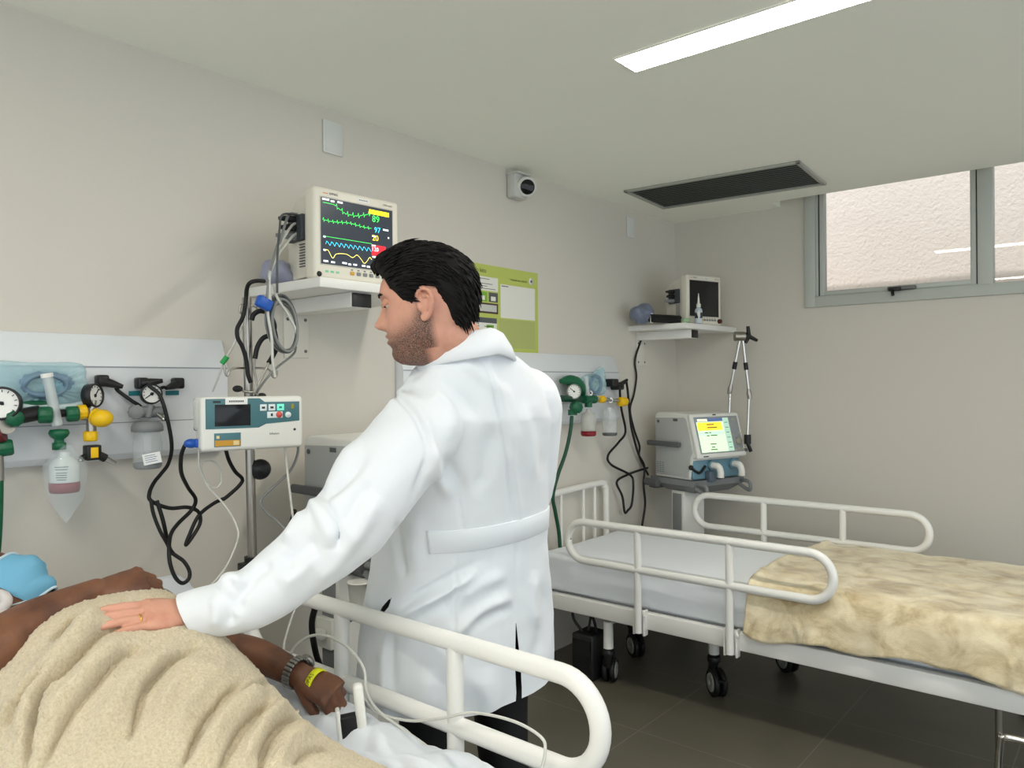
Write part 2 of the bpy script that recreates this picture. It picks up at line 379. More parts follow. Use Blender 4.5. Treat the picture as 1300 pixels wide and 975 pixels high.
# ------------------------------------------------------------------ headwall panels and posters
panel_m = mat('panel laminate', (222, 225, 228), .35, noise_amt=.012, noise_scale=3)
panel_edge = mat('panel strip', (150, 154, 160), .4)
def panel(y0, y1, label):
    t = thing('headwall_panel', label, 'medical wall panel', (0, (y0 + y1) / 2, 1.185), group='medical gas panels on the headwall')
    FM = Matrix(((1, 0, 0, 0), (0, 0, 1, 0), (0, 1, 0, 0), (0, 0, 0, 1)))   # poly x->x, y->z, extrude->y
    pr = [(.0006, 1.556), (.014, 1.556), (.05, 1.462), (.05, 1.205), (.034, 1.186), (.0006, 1.186)]
    obj('panel_body', MB(FM).prism(pr, y0, y1, bev=.002), panel_m, t)
    g = MB(); g.box((.0495, y0 + .002, 1.4585), (.0512, y1 - .002, 1.4625)); obj('groove_strip', g, panel_edge, t)
    g = MB(); g.box((.0495, y0 + .002, 1.295), (.0508, y1 - .002, 1.2975)); obj('groove_strip', g, panel_edge, t)
    return t
panel(-5.2, -3.225, 'pale grey medical gas panel on the wall over the bed with the patient')
panel(-2.45, -.79, 'pale grey medical gas panel on the wall behind the made bed')
# ================================================================== POSTER
pg = mat('poster green', (184, 196, 98), .35); pg2 = mat('poster olive', (174, 182, 112), .35); pw = mat('poster white', (226, 226, 218), .3); pl = mat('poster grey', (196, 198, 192), .35)
pbrown = mat('poster brown', (74, 50, 48), .4); pdark = mat('poster slate', (84, 88, 92), .4); pblue = mat('poster blue', (36, 104, 160), .4); pred = mat('poster red', (186, 60, 52), .4); pgreen = mat('poster leaf', (120, 172, 60), .4)
PM = [pg, pg2, pw, pl, pbrown, pdark, pblue, pred, pgreen, ink]
po = MB(); PY0, PY1, PZ0, PZ1 = -2.22, -1.488, 1.554, 1.963
po.box((.0006, PY0, PZ0), (.003, PY1, PZ1), mi=0)
PF = FR((.003, PY0, PZ0)); PW, PH = PY1 - PY0, PZ1 - PZ0
def pr(x0, y0, x1, y1, mi, lay=1): po.box((x0 * PW, y0 * PH, 0), (x1 * PW, y1 * PH, .0004 * lay), mi=mi, M=PF)
pr(.60, .405, .965, .80, 2); pr(.585, .05, .965, .39, 1)
pr(.05, .70, .575, .86, 2); pr(.05, .12, .56, .375, 2); pr(.05, .33, .56, .39, 5, 2)
pr(.05, .44, .575, .56, 4); pr(.30, .462, .56, .54, 3, 2); pr(.18, .47, .26, .53, 2, 2); pr(.06, .47, .14, .53, 2, 2)
for i, c in enumerate((8, 6, 7, 8, 5)):
    x = .06 + i * .106; pr(x, .575, x + .088, .685, c, 2); pr(x + .02, .59, x + .066, .64, 2, 3)
for i in range(5): pr(.07, .72 + i * .028, .07 + (.48, .4, .45, .3, .42)[i], .727 + i * .028, 5, 2)
for i in range(4):
    for j in range(4): pr(.08 + j * .12, .15 + i * .045, .08 + j * .12 + .07, .158 + i * .045, 5, 2)
pr(.46, .25, .53, .31, 8, 2)
po.text('Composição do leito', .03, PF @ T(.16 * PW, .905 * PH, .0005), mi=9, fit=.30 * PW)
po.text('Unidade de cuidado', .015, PF @ T(.70 * PW, .86 * PH, .0005), mi=9, fit=.18 * PW); pr(.61, .775, .68, .785, 5, 2)
po.lathe([(0, .0006), (.018, .0006), (.018, 0)], 20, 2, M=PF @ T(.925 * PW, .885 * PH, .0004)); po.lathe([(0, .0006), (.007, .0006), (.007, 0)], 12, 5, M=PF @ T(.925 * PW, .885 * PH, .001))
obj('poster', po, PM, label='green and white information poster on the wall behind the doctor', cat='poster')
# ================================================================== GAS FITTINGS OVER THE PATIENT'S BED
dial = mat('dial face', (232, 232, 226), .3); dial_rim = mat('dial rim', (30, 31, 33), .35)
def gauge(p, r, root, aim, rim=None, ang=.6):
    """round pressure gauge: case with a dial and needle as its sub-parts"""
    p = V(p); M = axis_M(p, p + V(aim))
    g = MB(M); g.lathe([(0, -.03), (r * .7, -.03), (r, -.022), (r, .0), (r * .9, .004), (r * .86, -.002)], 28); k = obj('gauge', g, rim or dial_rim, root)
    d = MB(M); d.lathe([(r * .88, -.003), (0, -.003)], 28); q = obj('dial', d, dial, k)
    n = MB(M); n.box((-.0015, -.006, -.002), (.0015, r * .7, -.001), M=M @ Matrix.Rotation(ang, 4, 'Z'))
    for i in range(11):
        n.box((-.001, r * .66, -.0024), (.001, r * .8, -.0016), M=M @ Matrix.Rotation(-2.2 + i * .44, 4, 'Z'))
    n.lathe([(.005, -.0022), (.005, -.001), (0, -.001)], 10); obj('needle', n, ink, k); return k
def knob(p, aim, r, h, ribs=10):
    m = MB(axis_M(p, V(p) + V(aim))); vs = []
    n = ribs * 4; prof = []
    for z, s in ((0, .86), (h * .12, 1), (h * .85, 1), (h, .85)): prof.append([(r * s * (1 + .045 * math.cos(ribs * 2 * PI * k / n)) * math.cos(2 * PI * k / n), r * s * (1 + .045 * math.cos(ribs * 2 * PI * k / n)) * math.sin(2 * PI * k / n), z) for k in range(n)])
    m.loft(prof); return m
OX = V((.82, -.45, .1))
# oxygen regulator at the very left of the picture
p = onx(2, 540, .13)
t = thing('oxygen_regulator', 'steel oxygen regulator with round dial and green hose, at the left picture edge', 'regulator', (.05, p.y, p.z - .06))
obj('regulator_body', MB().cyl(onx(-12, 548, .05), onx(8, 540, .15), .022).cyl(onx(-4, 527, .13), onx(-2, 610, .13), .013), steel, t)
gauge(onx(2, 512, .15), .043, t, OX, ang=.8)
obj('coupling', MB().cyl(onx(-8, 552, .13), onx(4, 548, .14), .026), mat('maroon', (96, 32, 36), .4), t)
obj('green_knob', knob(onx(-4, 570, .13), (.2, .9, .1), .021, .035), green_plastic, t, label='green knob')
obj('hose', MB().tube(spline([onx(-2, 585, .13), onx(-1, 610, .13), onx(-3, 680, .11), onx(-10, 760, .1)], 6), .010, 10), green_plastic, t)
# oxygen flowmeter with humidifier bottle in a film bag
t = thing('oxygen_flowmeter', 'green oxygen flowmeter with a clear upright tube and wrapped humidifier bottle below', 'flowmeter', (.05, onx(75, 560, .1).y, onx(75, 620, .1).z))
obj('manifold', MB().cyl(onx(18, 530, .12), onx(50, 524, .12), .020, n=12).cyl(onx(48, 526, .12), onx(92, 524, .12), .011).cyl(onx(35, 527, .05), onx(35, 527, .12), .016), black_plastic, t)
for (a, b, r, h) in (((12, 531), (1, .1, .0), .021, .04), ((48, 527), (.3, .9, 0), .022, .034), ((84, 526), (.2, 1, 0.05), .021, .03)): obj('green_knob', knob(onx(a[0], a[1], .125), b, r, h), green_plastic, t, label='green knob')
obj('flow_tube', MB().tube([onx(73, 540, .13), onx(60, 478, .13)], .0135, 16).tube([onx(73, 540, .13), onx(61, 482, .13)], .005, 8), mat('flow glass', (225, 232, 232), .1, alpha=.45), t)
obj('flow_tube_cap', MB().cyl(onx(60, 479, .13), onx(59, 474, .13), .015), white_plastic, t)
c = onx(75, 552, .13)
obj('coupling', MB(T(c.x, c.y, c.z)).lathe([(0, .016), (.022, .014), (.026, .005), (.022, -.004), (.012, -.012), (.012, -.02), (.017, -.022), (.017, -.04), (0, -.04)], 18), green_plastic, t)
c = onx(82, 605, .135)
bo = MB(T(c.x, c.y, c.z)); bo.lathe([(.013, .068), (.013, .055), (.03, .045), (.037, .03), (.037, -.035), (.034, -.042), (0, -.042)], 24); k = obj('humidifier_bottle', bo, mat('bottle plastic', (216, 222, 220), .25, alpha=.82), t)
obj('water', MB(T(c.x, c.y, c.z)).lathe([(0, -.012), (.0376, -.014), (.0376, -.034), (.0345, -.0425), (0, -.0425)], 24), red_liquid, k)
lb = MB(T(c.x, c.y, c.z))
for i, (w_, z_) in enumerate(((.9, .028), (.8, .021), (.7, .012), (.7, .006), (.7, 0), (.6, -.006))):
    lb.loft([[(.0378 * math.cos(a), .0378 * math.sin(a), z_ + dz) for a in np.linspace(-.55 - .5 * w_, -.55 + .5 * w_, 9)] for dz in (0, .0022)], capa=False, capb=False, closed=False)
obj('printed_lines', lb, mat('bottle print', (70, 96, 84), .5), k)
bg = MB(); rs = []
for z, a, b in ((.085, .016, .014), (.06, .032, .026), (.03, .052, .04), (-.02, .052, .042), (-.06, .045, .036), (-.085, .028, .02), (-.115, .010, .004), (-.125, .002, .002)):
    rs.append([(c.x + b * math.cos(q) * (1 + .08 * math.sin(5 * q + z * 70)), c.y + .003 + a * math.sin(q) * (1 + .08 * math.cos(4 * q + z * 50)), c.z + z) for q in np.linspace(0, 2 * PI, 25)[:-1]])
obj('film_bag', bg.loft(rs, capa=False, capb=False), clear_bag, t, label='clear film bag around the bottle')
# bag of folded breathing tubing lying behind the flowmeter
t = thing('tubing_bag', 'sealed pale blue film bag holding coiled tubing, tucked behind the gas valves', 'bag', (.06, onx(60, 500, .07).y, onx(60, 520, .07).z))
cs = [(-30, 462), (40, 460), (103, 462), (110, 484), (127, 507), (100, 517), (40, 519), (15, 514), (-30, 518)]
Ptop = [onx(x, y, .075) for x, y in cs]; cen = sum(Ptop, V((0, 0, 0))) / len(Ptop)
def pillow(out, d, n=6, wob=.004):
    rs = []
    for i in range(-n, n + 1):
        s = i / n; k = math.sqrt(max(0, 1 - s * s)); q = .25 + .75 * k if abs(i) < n else .2
        rs.append([cen2 + (p - cen2) * q + V((d * s + wob * math.sin(17 * j + 3 * i), 0, 0)) for j, p in enumerate(out)] if False else [cen + (p - cen) * q + V((d * s + (wob * math.sin(2.1 * j + i) if q < 1 else 0), 0, 0)) for j, p in enumerate(out)])
    return rs
ol = spline(Ptop, 6, True)
obj('film', MB().loft(pillow(ol, .022)), blue_film, t)
obj('flap', MB().tube(spline([onx(14, 516, .1), onx(45, 519, .1), onx(90, 517, .1), onx(123, 509, .1)], 6), .006, 8, flat=1.9), mat('film edge', (214, 232, 234), .3, alpha=.8), t)
co = MB()
for k in range(3):
    cc = onx(58, 489, .085 + .006 * k); co.tube(spline([cc + V((.004 * math.sin(3 * q), (.066 - .007 * k) * math.cos(q), (.036 - .004 * k) * math.sin(q))) for q in np.linspace(0, 2 * PI, 14)[:-1]], 4, True), .0075, 8, closed=True)
obj('coiled_tubing', co, mat('tubing', (112, 140, 160), .3), t)
obj('folded_mask', MB().ball(onx(66, 492, .088), .03, sc=(.5, 1.1, .7)), mat('mask vinyl', (132, 178, 196), .25, alpha=.7), t)
obj('green_bag', MB().ball(onx(45, 514, .09), .04, sc=(.3, 1.1, .32)), green_plastic, t)
# yellow compressed air valve
t = thing('air_valve', 'yellow capped compressed air valve with a dial, right of the wrapped bottle', 'valve', (.05, onx(120, 550, .1).y, onx(120, 590, .1).z))
gauge(onx(122, 502, .12), .034, t, (.75, .5, .05), ang=-.7)
obj('valve_body', MB().cyl(onx(116, 518, .12), onx(116, 548, .12), .013).cyl(onx(100, 527, .12), onx(128, 528, .12), .014).cyl(onx(112, 527, .05), onx(112, 527, .12), .014).cyl(onx(119, 508, .12), onx(117, 520, .12), .008), steel, t)
obj('yellow_cap', MB().ball(onx(129, 531, .15), .026, sc=(1.1, 1.15, .95)).cyl(onx(120, 529, .13), onx(130, 531, .15), .024), yellow_plastic, t, label='large yellow cap')
obj('yellow_cap', knob(onx(98, 524, .12), (.1, .9, .1), .020, .024), yellow_plastic, t, label='small yellow nut')
obj('yellow_cap', knob(onx(115, 560, .12), (0, 0, 1), .018, .028), yellow_plastic, t, label='small yellow nut')
b = onx(117, 574, .12)
bb = MB(T(b.x, b.y, b.z)); bb.box((-.016, -.02, -.022), (.016, .02, .02), .004); bb.tube([(0, .0, 0), (0, .035, -.02)], .012, 10); bb.tube([(0, 0, 0), (0, -.03, -.018)], .009, 10)
obj('splitter', bb, black_plastic, t); obj('splitter_label', MB(T(b.x, b.y, b.z)).box((.0155, -.010, -.015), (.018, .010, .014), .001), yellow_plastic, t)
obj('nozzle', MB().cyl(b + V((0, .03, -.017)), b + V((0, .062, -.037)), .009, .006), chrome, t); obj('nozzle', MB().cyl(b + V((0, -.025, -.015)), b + V((0, -.034, -.022)), .006), chrome, t)
# suction regulator with jar
t = thing('suction_regulator', 'grey suction regulator with dial and clear collection jar hanging on the wall panel', 'suction jar', (.05, onx(187, 550, .1).y, onx(187, 605, .1).z))
gauge(onx(193, 500, .12), .030, t, (.85, -.2, .1), ang=2.2)
obj('regulator_body', MB().cyl(onx(192, 514, .11), onx(187, 530, .11), .010).cyl(onx(170, 523, .1), onx(205, 523, .1), .017).cyl(onx(190, 523, .05), onx(190, 523, .1), .016), mid_grey, t)
obj('regulator_knob', knob(onx(172, 523, .1), (.9, -.3, 0), .021, .028), mid_grey, t)
obj('tap', MB().cyl(onx(200, 526, .12), onx(208, 532, .14), .006).ball(onx(208, 532, .14), .007), chrome, t)
c = onx(187, 541, .12)
obj('jar_lid', MB(T(c.x, c.y, c.z)).lathe([(0, .016), (.028, .015), (.040, .008), (.044, -.002), (.044, -.014), (.04, -.016), (0, -.016)], 28), mid_grey, t)
obj('jar', MB(T(c.x, c.y, c.z)).lathe([(.034, -.016), (.034, -.03), (.040, -.05), (.039, -.118), (.034, -.125), (0, -.125)], 28).lathe([(.012, -.016), (.012, -.07), (.008, -.1), (0, -.1)], 14), mat('jar plastic', (226, 232, 234), .1, alpha=.28), t)
obj('jar_base', MB(T(c.x, c.y, c.z)).lathe([(0, -.108), (.0385, -.108), (.0385, -.118), (.033, -.1245), (0, -.1245)], 28), dark_grey, t)
MT = axis_M(onx(193, 582, .175), onx(193, 582, .175) + V((.85, -.5, 0))) @ Matrix.Rotation(.18, 4, 'Z')
tg = MB(MT); tg.box((-.024, -.016, 0), (.024, .016, .001), mi=0)
for i in range(4): tg.box((-.018, .009 - i * .006, .001), (.010 + .004 * (i % 2), .0105 - i * .006, .0014), mi=1)
obj('paper_tag', tg, [paper, mat('tag print', (92, 104, 140), .6)], t)
# black plugs along the panel with their cables
teal = mat('outlet teal', (28, 118, 124), .5)
def plug(px, py, label, aim, cab=None, r=.0045, out=True):
    p = onx(px, py, .05); t = thing('wall_plug', label, 'plug', p, group='black plugs in the bed panel outlets')
    if out: obj('outlet', MB().box((.0502, p.y - .03, p.z - .036), (.053, p.y + .012, p.z - .022), .001), teal, t)
    e = p + V((.05, 0, 0)); a = V(aim)
    m = MB(); m.box((.0505, p.y - .016, p.z - .016), (.085, p.y + .016, p.z + .018), .006); m.tube([V((.072, p.y, p.z)), V((.078, p.y, p.z)) + a * .025, V((.084, p.y, p.z)) + a * .055], [.015, .012, .006], 10)
    obj('plug_body', m, black_plastic, t)
    if cab: obj('cord', MB().tube(spline([V((.084, p.y, p.z)) + a * .05] + cab, 8), r, 8), black_cable, t)
plug(126, 484, 'leftmost black wall plug on the near bed panel, its cord running right', (.1, .9, -.3), [onx(148, 494, .07), onx(166, 508, .08), onx(178, 516, .085), onx(186, 528, .07)], .0055, out=False)
plug(176, 487, 'black wall plug left above the suction dial, with long looping cord', (.3, .9, .15), [onx(190, 489, .12), onx(203, 502, .14), onx(212, 530, .15), onx(218, 565, .14), onx(214, 588, .12), onx(204, 602, .1), onx(196, 612, .1), onx(190, 625, .12), onx(192, 636, .13),
    onx(215, 645, .14), onx(238, 644, .15), onx(252, 650, .15), onx(254, 664, .15), onx(244, 682, .15), onx(236, 692, .15), onx(240, 680, .15), onx(252, 655, .15), onx(270, 640, .15), onx(284, 633, .16)], .0058)
plug(222, 487, 'rightmost black wall plug on the near bed panel, right of the suction dial', (.2, -.9, -.25), [onx(206, 492, .08), onx(196, 498, .075)], .005)
# ================================================================== GAS FITTINGS OVER THE MADE BED
t = thing('oxygen_flowmeter', 'small green flowmeter with round dial and long green hose beside the far bed', 'flowmeter', (.05, onx(728, 500, .1).y, onx(728, 510, .1).z))
gauge(onx(729, 497, .13), .040, t, (.85, -.5, .05), rim=mat('steel rim', (150, 150, 146), .3, .6), ang=.9)
obj('manifold', MB().cyl(onx(712, 506, .11), onx(748, 507, .11), .017).cyl(onx(730, 507, .05), onx(730, 507, .11), .016), mat('dark green', (12, 66, 48), .4), t)
obj('green_knob', knob(onx(729, 517, .12), (.8, -.5, 0), .030, .05), green_plastic, t, label='green knob')
obj('green_knob', MB().cyl(onx(727, 520, .12), onx(727, 527, .12), .024), green_plastic, t, label='green coupling')
obj('hose', MB().tube(spline([onx(726, 528, .12), onx(724, 548, .12), onx(718, 575, .11), onx(708, 604, .1), onx(702, 630, .1), onx(705, 650, .1), onx(710, 680, .1), onx(712, 720, .1)], 8), .0095, 10), mat('hose green', (14, 74, 50), .45), t)
t = thing('resuscitation_bag', 'green mask bag hanging on the far wall panel above the flowmeter', 'breathing bag', (.06, onx(722, 490, .08).y, onx(722, 500, .08).z))
rb = MB(); pts = spline([onx(712, 484, .1), onx(722, 483, .1), onx(732, 487, .1), onx(738, 496, .09), onx(740, 506, .09)], 6); rb.tube(pts, [.012 + .022 * math.sin(PI * i / (len(pts) - 1)) for i in range(len(pts))], 12); obj('bag_body', rb, green_plastic, t)
t = thing('humidifier_bottle', 'humidifier bottle with red bottom on the far wall panel', 'bottle', (.05, onx(747, 535, .1).y, onx(747, 552, .1).z))
c = onx(747, 537, .12)
obj('bottle', MB(T(c.x, c.y, c.z)).lathe([(.012, .075), (.014, .06), (.034, .05), (.040, .03), (.040, -.06), (.036, -.068), (0, -.068)], 24), mat('bottle frosted', (206, 206, 198), .3, alpha=.6), t)
obj('water', MB(T(c.x, c.y, c.z)).lathe([(0, -.04), (.0405, -.042), (.0405, -.06), (.0365, -.0685), (0, -.0685)], 24), red_liquid, t)
obj('flow_tube', MB().tube([onx(747, 516, .12), onx(744, 478, .12)], .013, 12), mat('flow glass', (225, 232, 232), .1, alpha=.45), t)
obj('coupling', MB().cyl(onx(741, 507, .12), onx(755, 507, .12), .022).cyl(onx(747, 505, .12), onx(747, 517, .12), .02), green_plastic, t)
gauge(onx(750, 499, .13), .018, t, (.85, -.5, .05), ang=.4)
t = thing('tubing_bag', 'small pale blue film bag with coiled tubing pinned to the far wall panel', 'bag', (.06, onx(752, 485, .07).y, onx(752, 498, .07).z))
Ptop = [onx(x, y, .075) for x, y in ((739, 479), (752, 474), (764, 465), (768, 478), (768, 498), (754, 503), (742, 500))]; cen = sum(Ptop, V((0, 0, 0))) / len(Ptop); ol = spline(Ptop, 5, True)
obj('film', MB().loft(pillow(ol, .018)), blue_film, t)
co = MB(); cc = onx(756, 488, .09); co.tube(spline([cc + V((0, .05 * math.cos(q), .045 * math.sin(q))) for q in np.linspace(0, 2 * PI, 12)[:-1]], 4, True), .011, 8, closed=True); obj('coiled_tubing', co, mat('tubing', (112, 140, 160), .3), t)
t = thing('air_valve', 'yellow ended steel air valve bar on the far wall panel', 'valve', (.05, onx(785, 510, .1).y, onx(785, 515, .1).z))
obj('valve_body', MB().cyl(onx(757, 506, .12), onx(796, 510, .12), .010).cyl(onx(775, 508, .05), onx(775, 508, .12), .014), chrome, t)
obj('yellow_cap', knob(onx(761, 507, .12), (.1, .95, 0), .019, .04), yellow_plastic, t, label='small yellow nut')
obj('yellow_cap', knob(onx(786, 510, .12), (.1, .95, 0), .026, .06), yellow_plastic, t, label='large yellow cap')
t = thing('suction_jar', 'clear suction jar with dark base below the yellow valve', 'suction jar', (.05, onx(774, 535, .1).y, onx(774, 552, .1).z))
c = onx(774, 530, .11)
obj('jar', MB(T(c.x, c.y, c.z)).lathe([(.02, .055), (.024, .04), (.038, .03), (.040, -.09), (.036, -.1), (0, -.1)], 24).lathe([(.010, .05), (.010, -.05), (0, -.06)], 12), mat('jar plastic', (226, 232, 234), .1, alpha=.28), t)
obj('jar_base', MB(T(c.x, c.y, c.z)).lathe([(0, -.084), (.041, -.084), (.041, -.094), (.036, -.1005), (0, -.1005)], 24), dark_grey, t)
def plug2(px, py, label, cab, r, aim):
    p = onx(px, py, .05); t = thing('wall_plug', label, 'plug', p, group='black plugs in the far panel outlets')
    m = MB(); m.box((.0505, p.y - .03, p.z - .022), (.11, p.y + .03, p.z + .022), .008); m.tube([V((.09, p.y, p.z)), V((.1, p.y, p.z)) + V(aim) * .07], [.018, .008], 10); obj('plug_body', m, black_plastic, t)
    obj('cord', MB().tube(spline([V((.1, p.y, p.z)) + V(aim) * .06] + cab, 8), r, 8), black_cable, t)
plug2(771, 486, 'upper black plug on the far wall panel, with cord ending in a low loop', [onx(787, 498, .09), onx(789, 520, .07), onx(794, 548, .05), onx(785, 562, .04), onx(772, 578, .04), onx(776, 590, .04), onx(800, 603, .04), onx(804, 615, .05), onx(802, 640, .05), onx(797, 648, .05), onx(793, 650, .05), onx(790, 630, .05), onx(783, 612, .05), onx(796, 603, .04), onx(812, 597, .04), onx(822, 594, .04)], .007, (.1, .9, -.3))
plug2(778, 490, 'lower black plug on the far wall panel, with cord falling to the cart', [onx(797, 497, .07), onx(799, 520, .05), onx(802, 545, .04), onx(810, 575, .04), onx(818, 592, .04), onx(817, 615, .05), onx(819, 640, .05), onx(815, 668, .05)], .007, (.1, .9, .5))
t = obj('wall_cable', MB().tube(spline([onx(818, 421, .03), onx(812, 437, .012), onx(806, 458, .012), onx(808, 478, .012), onx(805, 500, .012), onx(800, 520, .012), onx(805, 545, .012), onx(812, 566, .012), onx(812, 580, .012), onx(823, 603, .03)], 8), .0062, 8), black_cable, label='black cable hanging down the wall from under the far shelf', cat='cable')
# ================================================================== BEDS
bed_white = mat('bed enamel', (232, 231, 226), .28)
sheet_m = mat('bed sheet', (238, 242, 248), .6, bump=.05, bump_scale=300)
sheet_grey = mat('sheet grey', (196, 206, 216), .5, bump=.05, bump_scale=300)
caster_grey = mat('caster hub', (150, 150, 146), .4)
def side_rail(p, L, H, posts, zlow, R=.0175, name='side_rail', parent=None, lean=0):
    """stadium loop of tube with posts that run down into sleeves on the frame"""
    px, py, pz = p
    m = MB(); loop = rail_loop(p, (1, 0, 0), (0, 0, 1), L, H, H / 2 - .001, 10); m.tube(loop, R, 14, closed=True, up=(0, 1, 0))
    k = obj(name, m, bed_white, parent)
    for x in posts:
        q = MB(); q.tube([(x, py, pz + H), (x, py, zlow)], R * .93, 14); obj('post', q, bed_white, k)
        s = MB(); s.box((x - .03, py + .018 * lean - .016, zlow - .012), (x - .021, py + .018 * lean + .016, zlow + .10), .002); s.box((x + .021, py + .018 * lean - .016, zlow - .012), (x + .03, py + .018 * lean + .016, zlow + .10), .002)
        s.box((x - .026, py + .022 * lean - .004, zlow - .008), (x + .026, py + .022 * lean + .004, zlow + .095), .002)
        s.cyl((x + .03, py, zlow + .08), (x + .038, py, zlow + .08), .008); obj('bracket', s, bed_white, k)
    return k
def caster(cx, cy, ztop, root, r=.062, az=0.5, legtop=None):
    fk = MB(); d = V((math.cos(az), math.sin(az), 0)); n = V((-d.y, d.x, 0)); c = V((cx, cy, r))
    top = c - d * .03 + V((0, 0, r + .035))
    fk.tube([V((top.x, top.y, legtop or ztop)), top + V((0, 0, .02))], [.022, .024], 14)
    w = obj('caster', fk, white_plastic, root)
    h = MB(); h.lathe([(0, .03), (.026, .028), (.032, .012), (.03, 0)], 20, M=T(top.x, top.y, top.z - .012)); h.tube([top + V((0, 0, -.005)), top - d * .012 + V((0, 0, -.05)), c], [.024, .022, .016], 10); h.box((-.014, -.012, 0), (.02, .012, .012), .003, M=T(c.x + d.x * .06, c.y + d.y * .06, c.z + .02)); obj('fork', h, black_plastic, w)
    for s in (-1, 1):
        M = axis_M(c + n * (.006 * s), c + n * (.04 * s)); q = MB(M); q.lathe([(.02, 0), (r - .006, 0), (r, .006), (r, .018), (r - .008, .024), (r * .74, .024), (r * .72, .021), (0, .021)], 28); wl = obj('wheel', q, black_rubber, w)
        q = MB(M); q.lathe([(r * .68, .0215), (r * .64, .026), (.012, .026), (.01, .022), (0, .022)], 24); obj('wheel_cap', q, caster_grey, wl)
def frame(t, x0, x1, y0, y1, z0, z1):
    m = MB(); w = .035
    m.box((x0, y0, z0), (x1, y0 + w, z1), .004); m.box((x0, y1 - w, z0), (x1, y1, z1), .004); m.box((x0, y0 + w, z0), (x0 + w, y1 - w, z1), .003); m.box((x1 - w, y0 + w, z0), (x1, y1 - w, z1), .003)
    for x in np.linspace(x0 + .3, x1 - .3, 4): m.box((x - .015, y0 + w, z0 + .01), (x + .015, y1 - w, z1 - .02))
    return obj('bed_frame', m, bed_white, t)
def deck(t, x0, x1, y0, y1, z): return obj('mattress_deck', MB().box((x0, y0, z - .012), (x1, y1, z - .001), .003), grey_plastic, t)
def wrink(p, amp, sc): return noise.noise(V(p) * sc) * amp
# ------------------------------------------------------------------ the made bed
BY0, BY1 = -1.57, -.665
t = bed2 = thing('hospital_bed', 'empty white hospital bed with raised tube rails, by the window wall', 'hospital bed', (1.1, -1.12, 0), group='white hospital beds')
frame(t, .08, 2.14, BY0 - .035, BY1 + .03, .312, .385)
deck(t, .12, 2.1, BY0 + .01, BY1 - .01, .386)
side_rail((.285, -1.632, .577), 1.205, .178, (.66, 1.085), .30, parent=t, lean=1)
side_rail((.43, -.61, .60), 1.18, .172, (.825, 1.225), .32, parent=t, lean=-1)
hb = MB(); hp = spline([(.045, -1.56, .36), (.045, -1.56, .74), (.045, -1.545, .80), (.045, -1.49, .83), (.045, -1.0, .845), (.045, -.945, .82), (.045, -.93, .77), (.045, -.93, .36)], 7); hb.tube(hp, .017, 12)
k = obj('headboard', hb, bed_white, t)
for y in (-1.36, -1.155, -1.045): obj('headboard_bar', MB().tube([(.045, y, .84), (.045, y, .36)], .0085, 10), bed_white, k)
und = MB(); und.box((.30, -1.42, .27), (1.35, -1.38, .31), .004); und.box((.30, -.90, .27), (1.35, -.86, .31), .004); und.box((.40, -1.4, .235), (.46, -.88, .275), .004); und.box((.88, -1.4, .235), (.94, -.88, .275), .004)
obj('undercarriage', und, bed_white, t)
p = onz(768, 866, 0); caster(p.x + .01, p.y + .03, .3, t, r=.055, az=1.9, legtop=.29)
caster(.905, -1.37, .3, t, r=.062, az=-.75, legtop=.29)
caster(1.045, -.89, .3, t, r=.06, az=-.6, legtop=.29)
caster(.372, -1.17, .3, t, r=.06, az=-.6, legtop=.29)
lg = MB(); q = ony(1268, 912, -1.5); lg.tube([(q.x, -1.5, .33), (q.x, -1.5, .03)], .011, 12); obj('leg', lg, steel, t); 
lg = MB(); lg.tube([(q.x, -.75, .33), (q.x, -.75, .03)], .011, 12); obj('leg', lg, steel, t)
for y in (-1.5, -.75): obj('foot_cap', MB().cyl((q.x, y, 0), (q.x, y, .035), .022), black_rubber, t)
def mattress(xs, prof, y0, y1, th, amp=.004, seed=0, edge=.03):
    """prof(x) -> z of the top; a slab that follows it, with soft edges and wrinkles"""
    rs = []; sec = []
    ys = np.linspace(y0 + edge, y1 - edge, 24); sec += [(y, 0, 'top') for y in ys]
    sec += [(y1 - edge + edge * math.sin(a), -edge + edge * math.cos(a), 'side') for a in np.linspace(.3, PI / 2, 5)]
    sec += [(y1, -th + .5 * edge, 'side'), (y1 - edge * .5, -th, 'bot'), (y0 + edge * .5, -th, 'bot'), (y0, -th + .5 * edge, 'side')]
    for q in (.75, .5, .25): sec.insert(-1, None) if False else None
    lo = [(y0, -edge - (th - 1.5 * edge) * (1 - q), 'side') for q in (.2, .4, .6, .8)]
    sec += lo[:] ; sec += [(y0 + edge - edge * math.cos(a), -edge + edge * math.sin(a), 'side') for a in np.linspace(0, PI / 2 - .3, 5)]
    n = len(xs)
    for i, x in enumerate(xs):
        z = prof(x); sl = (prof(x + .01) - prof(x - .01)) / .02; nn = V((-sl, 0, 1)).normalized(); r = []
        e = min(i, n - 1 - i); sh = 1 if e >= 2 else (.985 if e else .95); dr = 0 if e >= 2 else (.004 if e else .02)
        for (y, dz, w) in sec:
            dz2 = dz if dz < -dr else -dr
            yy = (y - (y0 + y1) / 2) * sh + (y0 + y1) / 2
            P = V((x, yy, z)) + nn * dz2
            if w == 'top': P += nn * (wrink((x + seed, yy, 0), amp, 5) + wrink((x * 1.4, yy * 3 + seed, 3), amp * .5, 9))
            elif w == 'side': P.y += wrink((x * .8 + seed, 0, P.z * 3), amp * 2.6, 7) + wrink((x * 2 + seed, 0, P.z * 6), amp * 1.2, 9)
            r.append(P)
        rs.append(r)
    return MB().loft(rs)
mm = mattress(np.linspace(.075, 2.13, 90), lambda x: .572, BY0, BY1, .186, .004, 3.1)
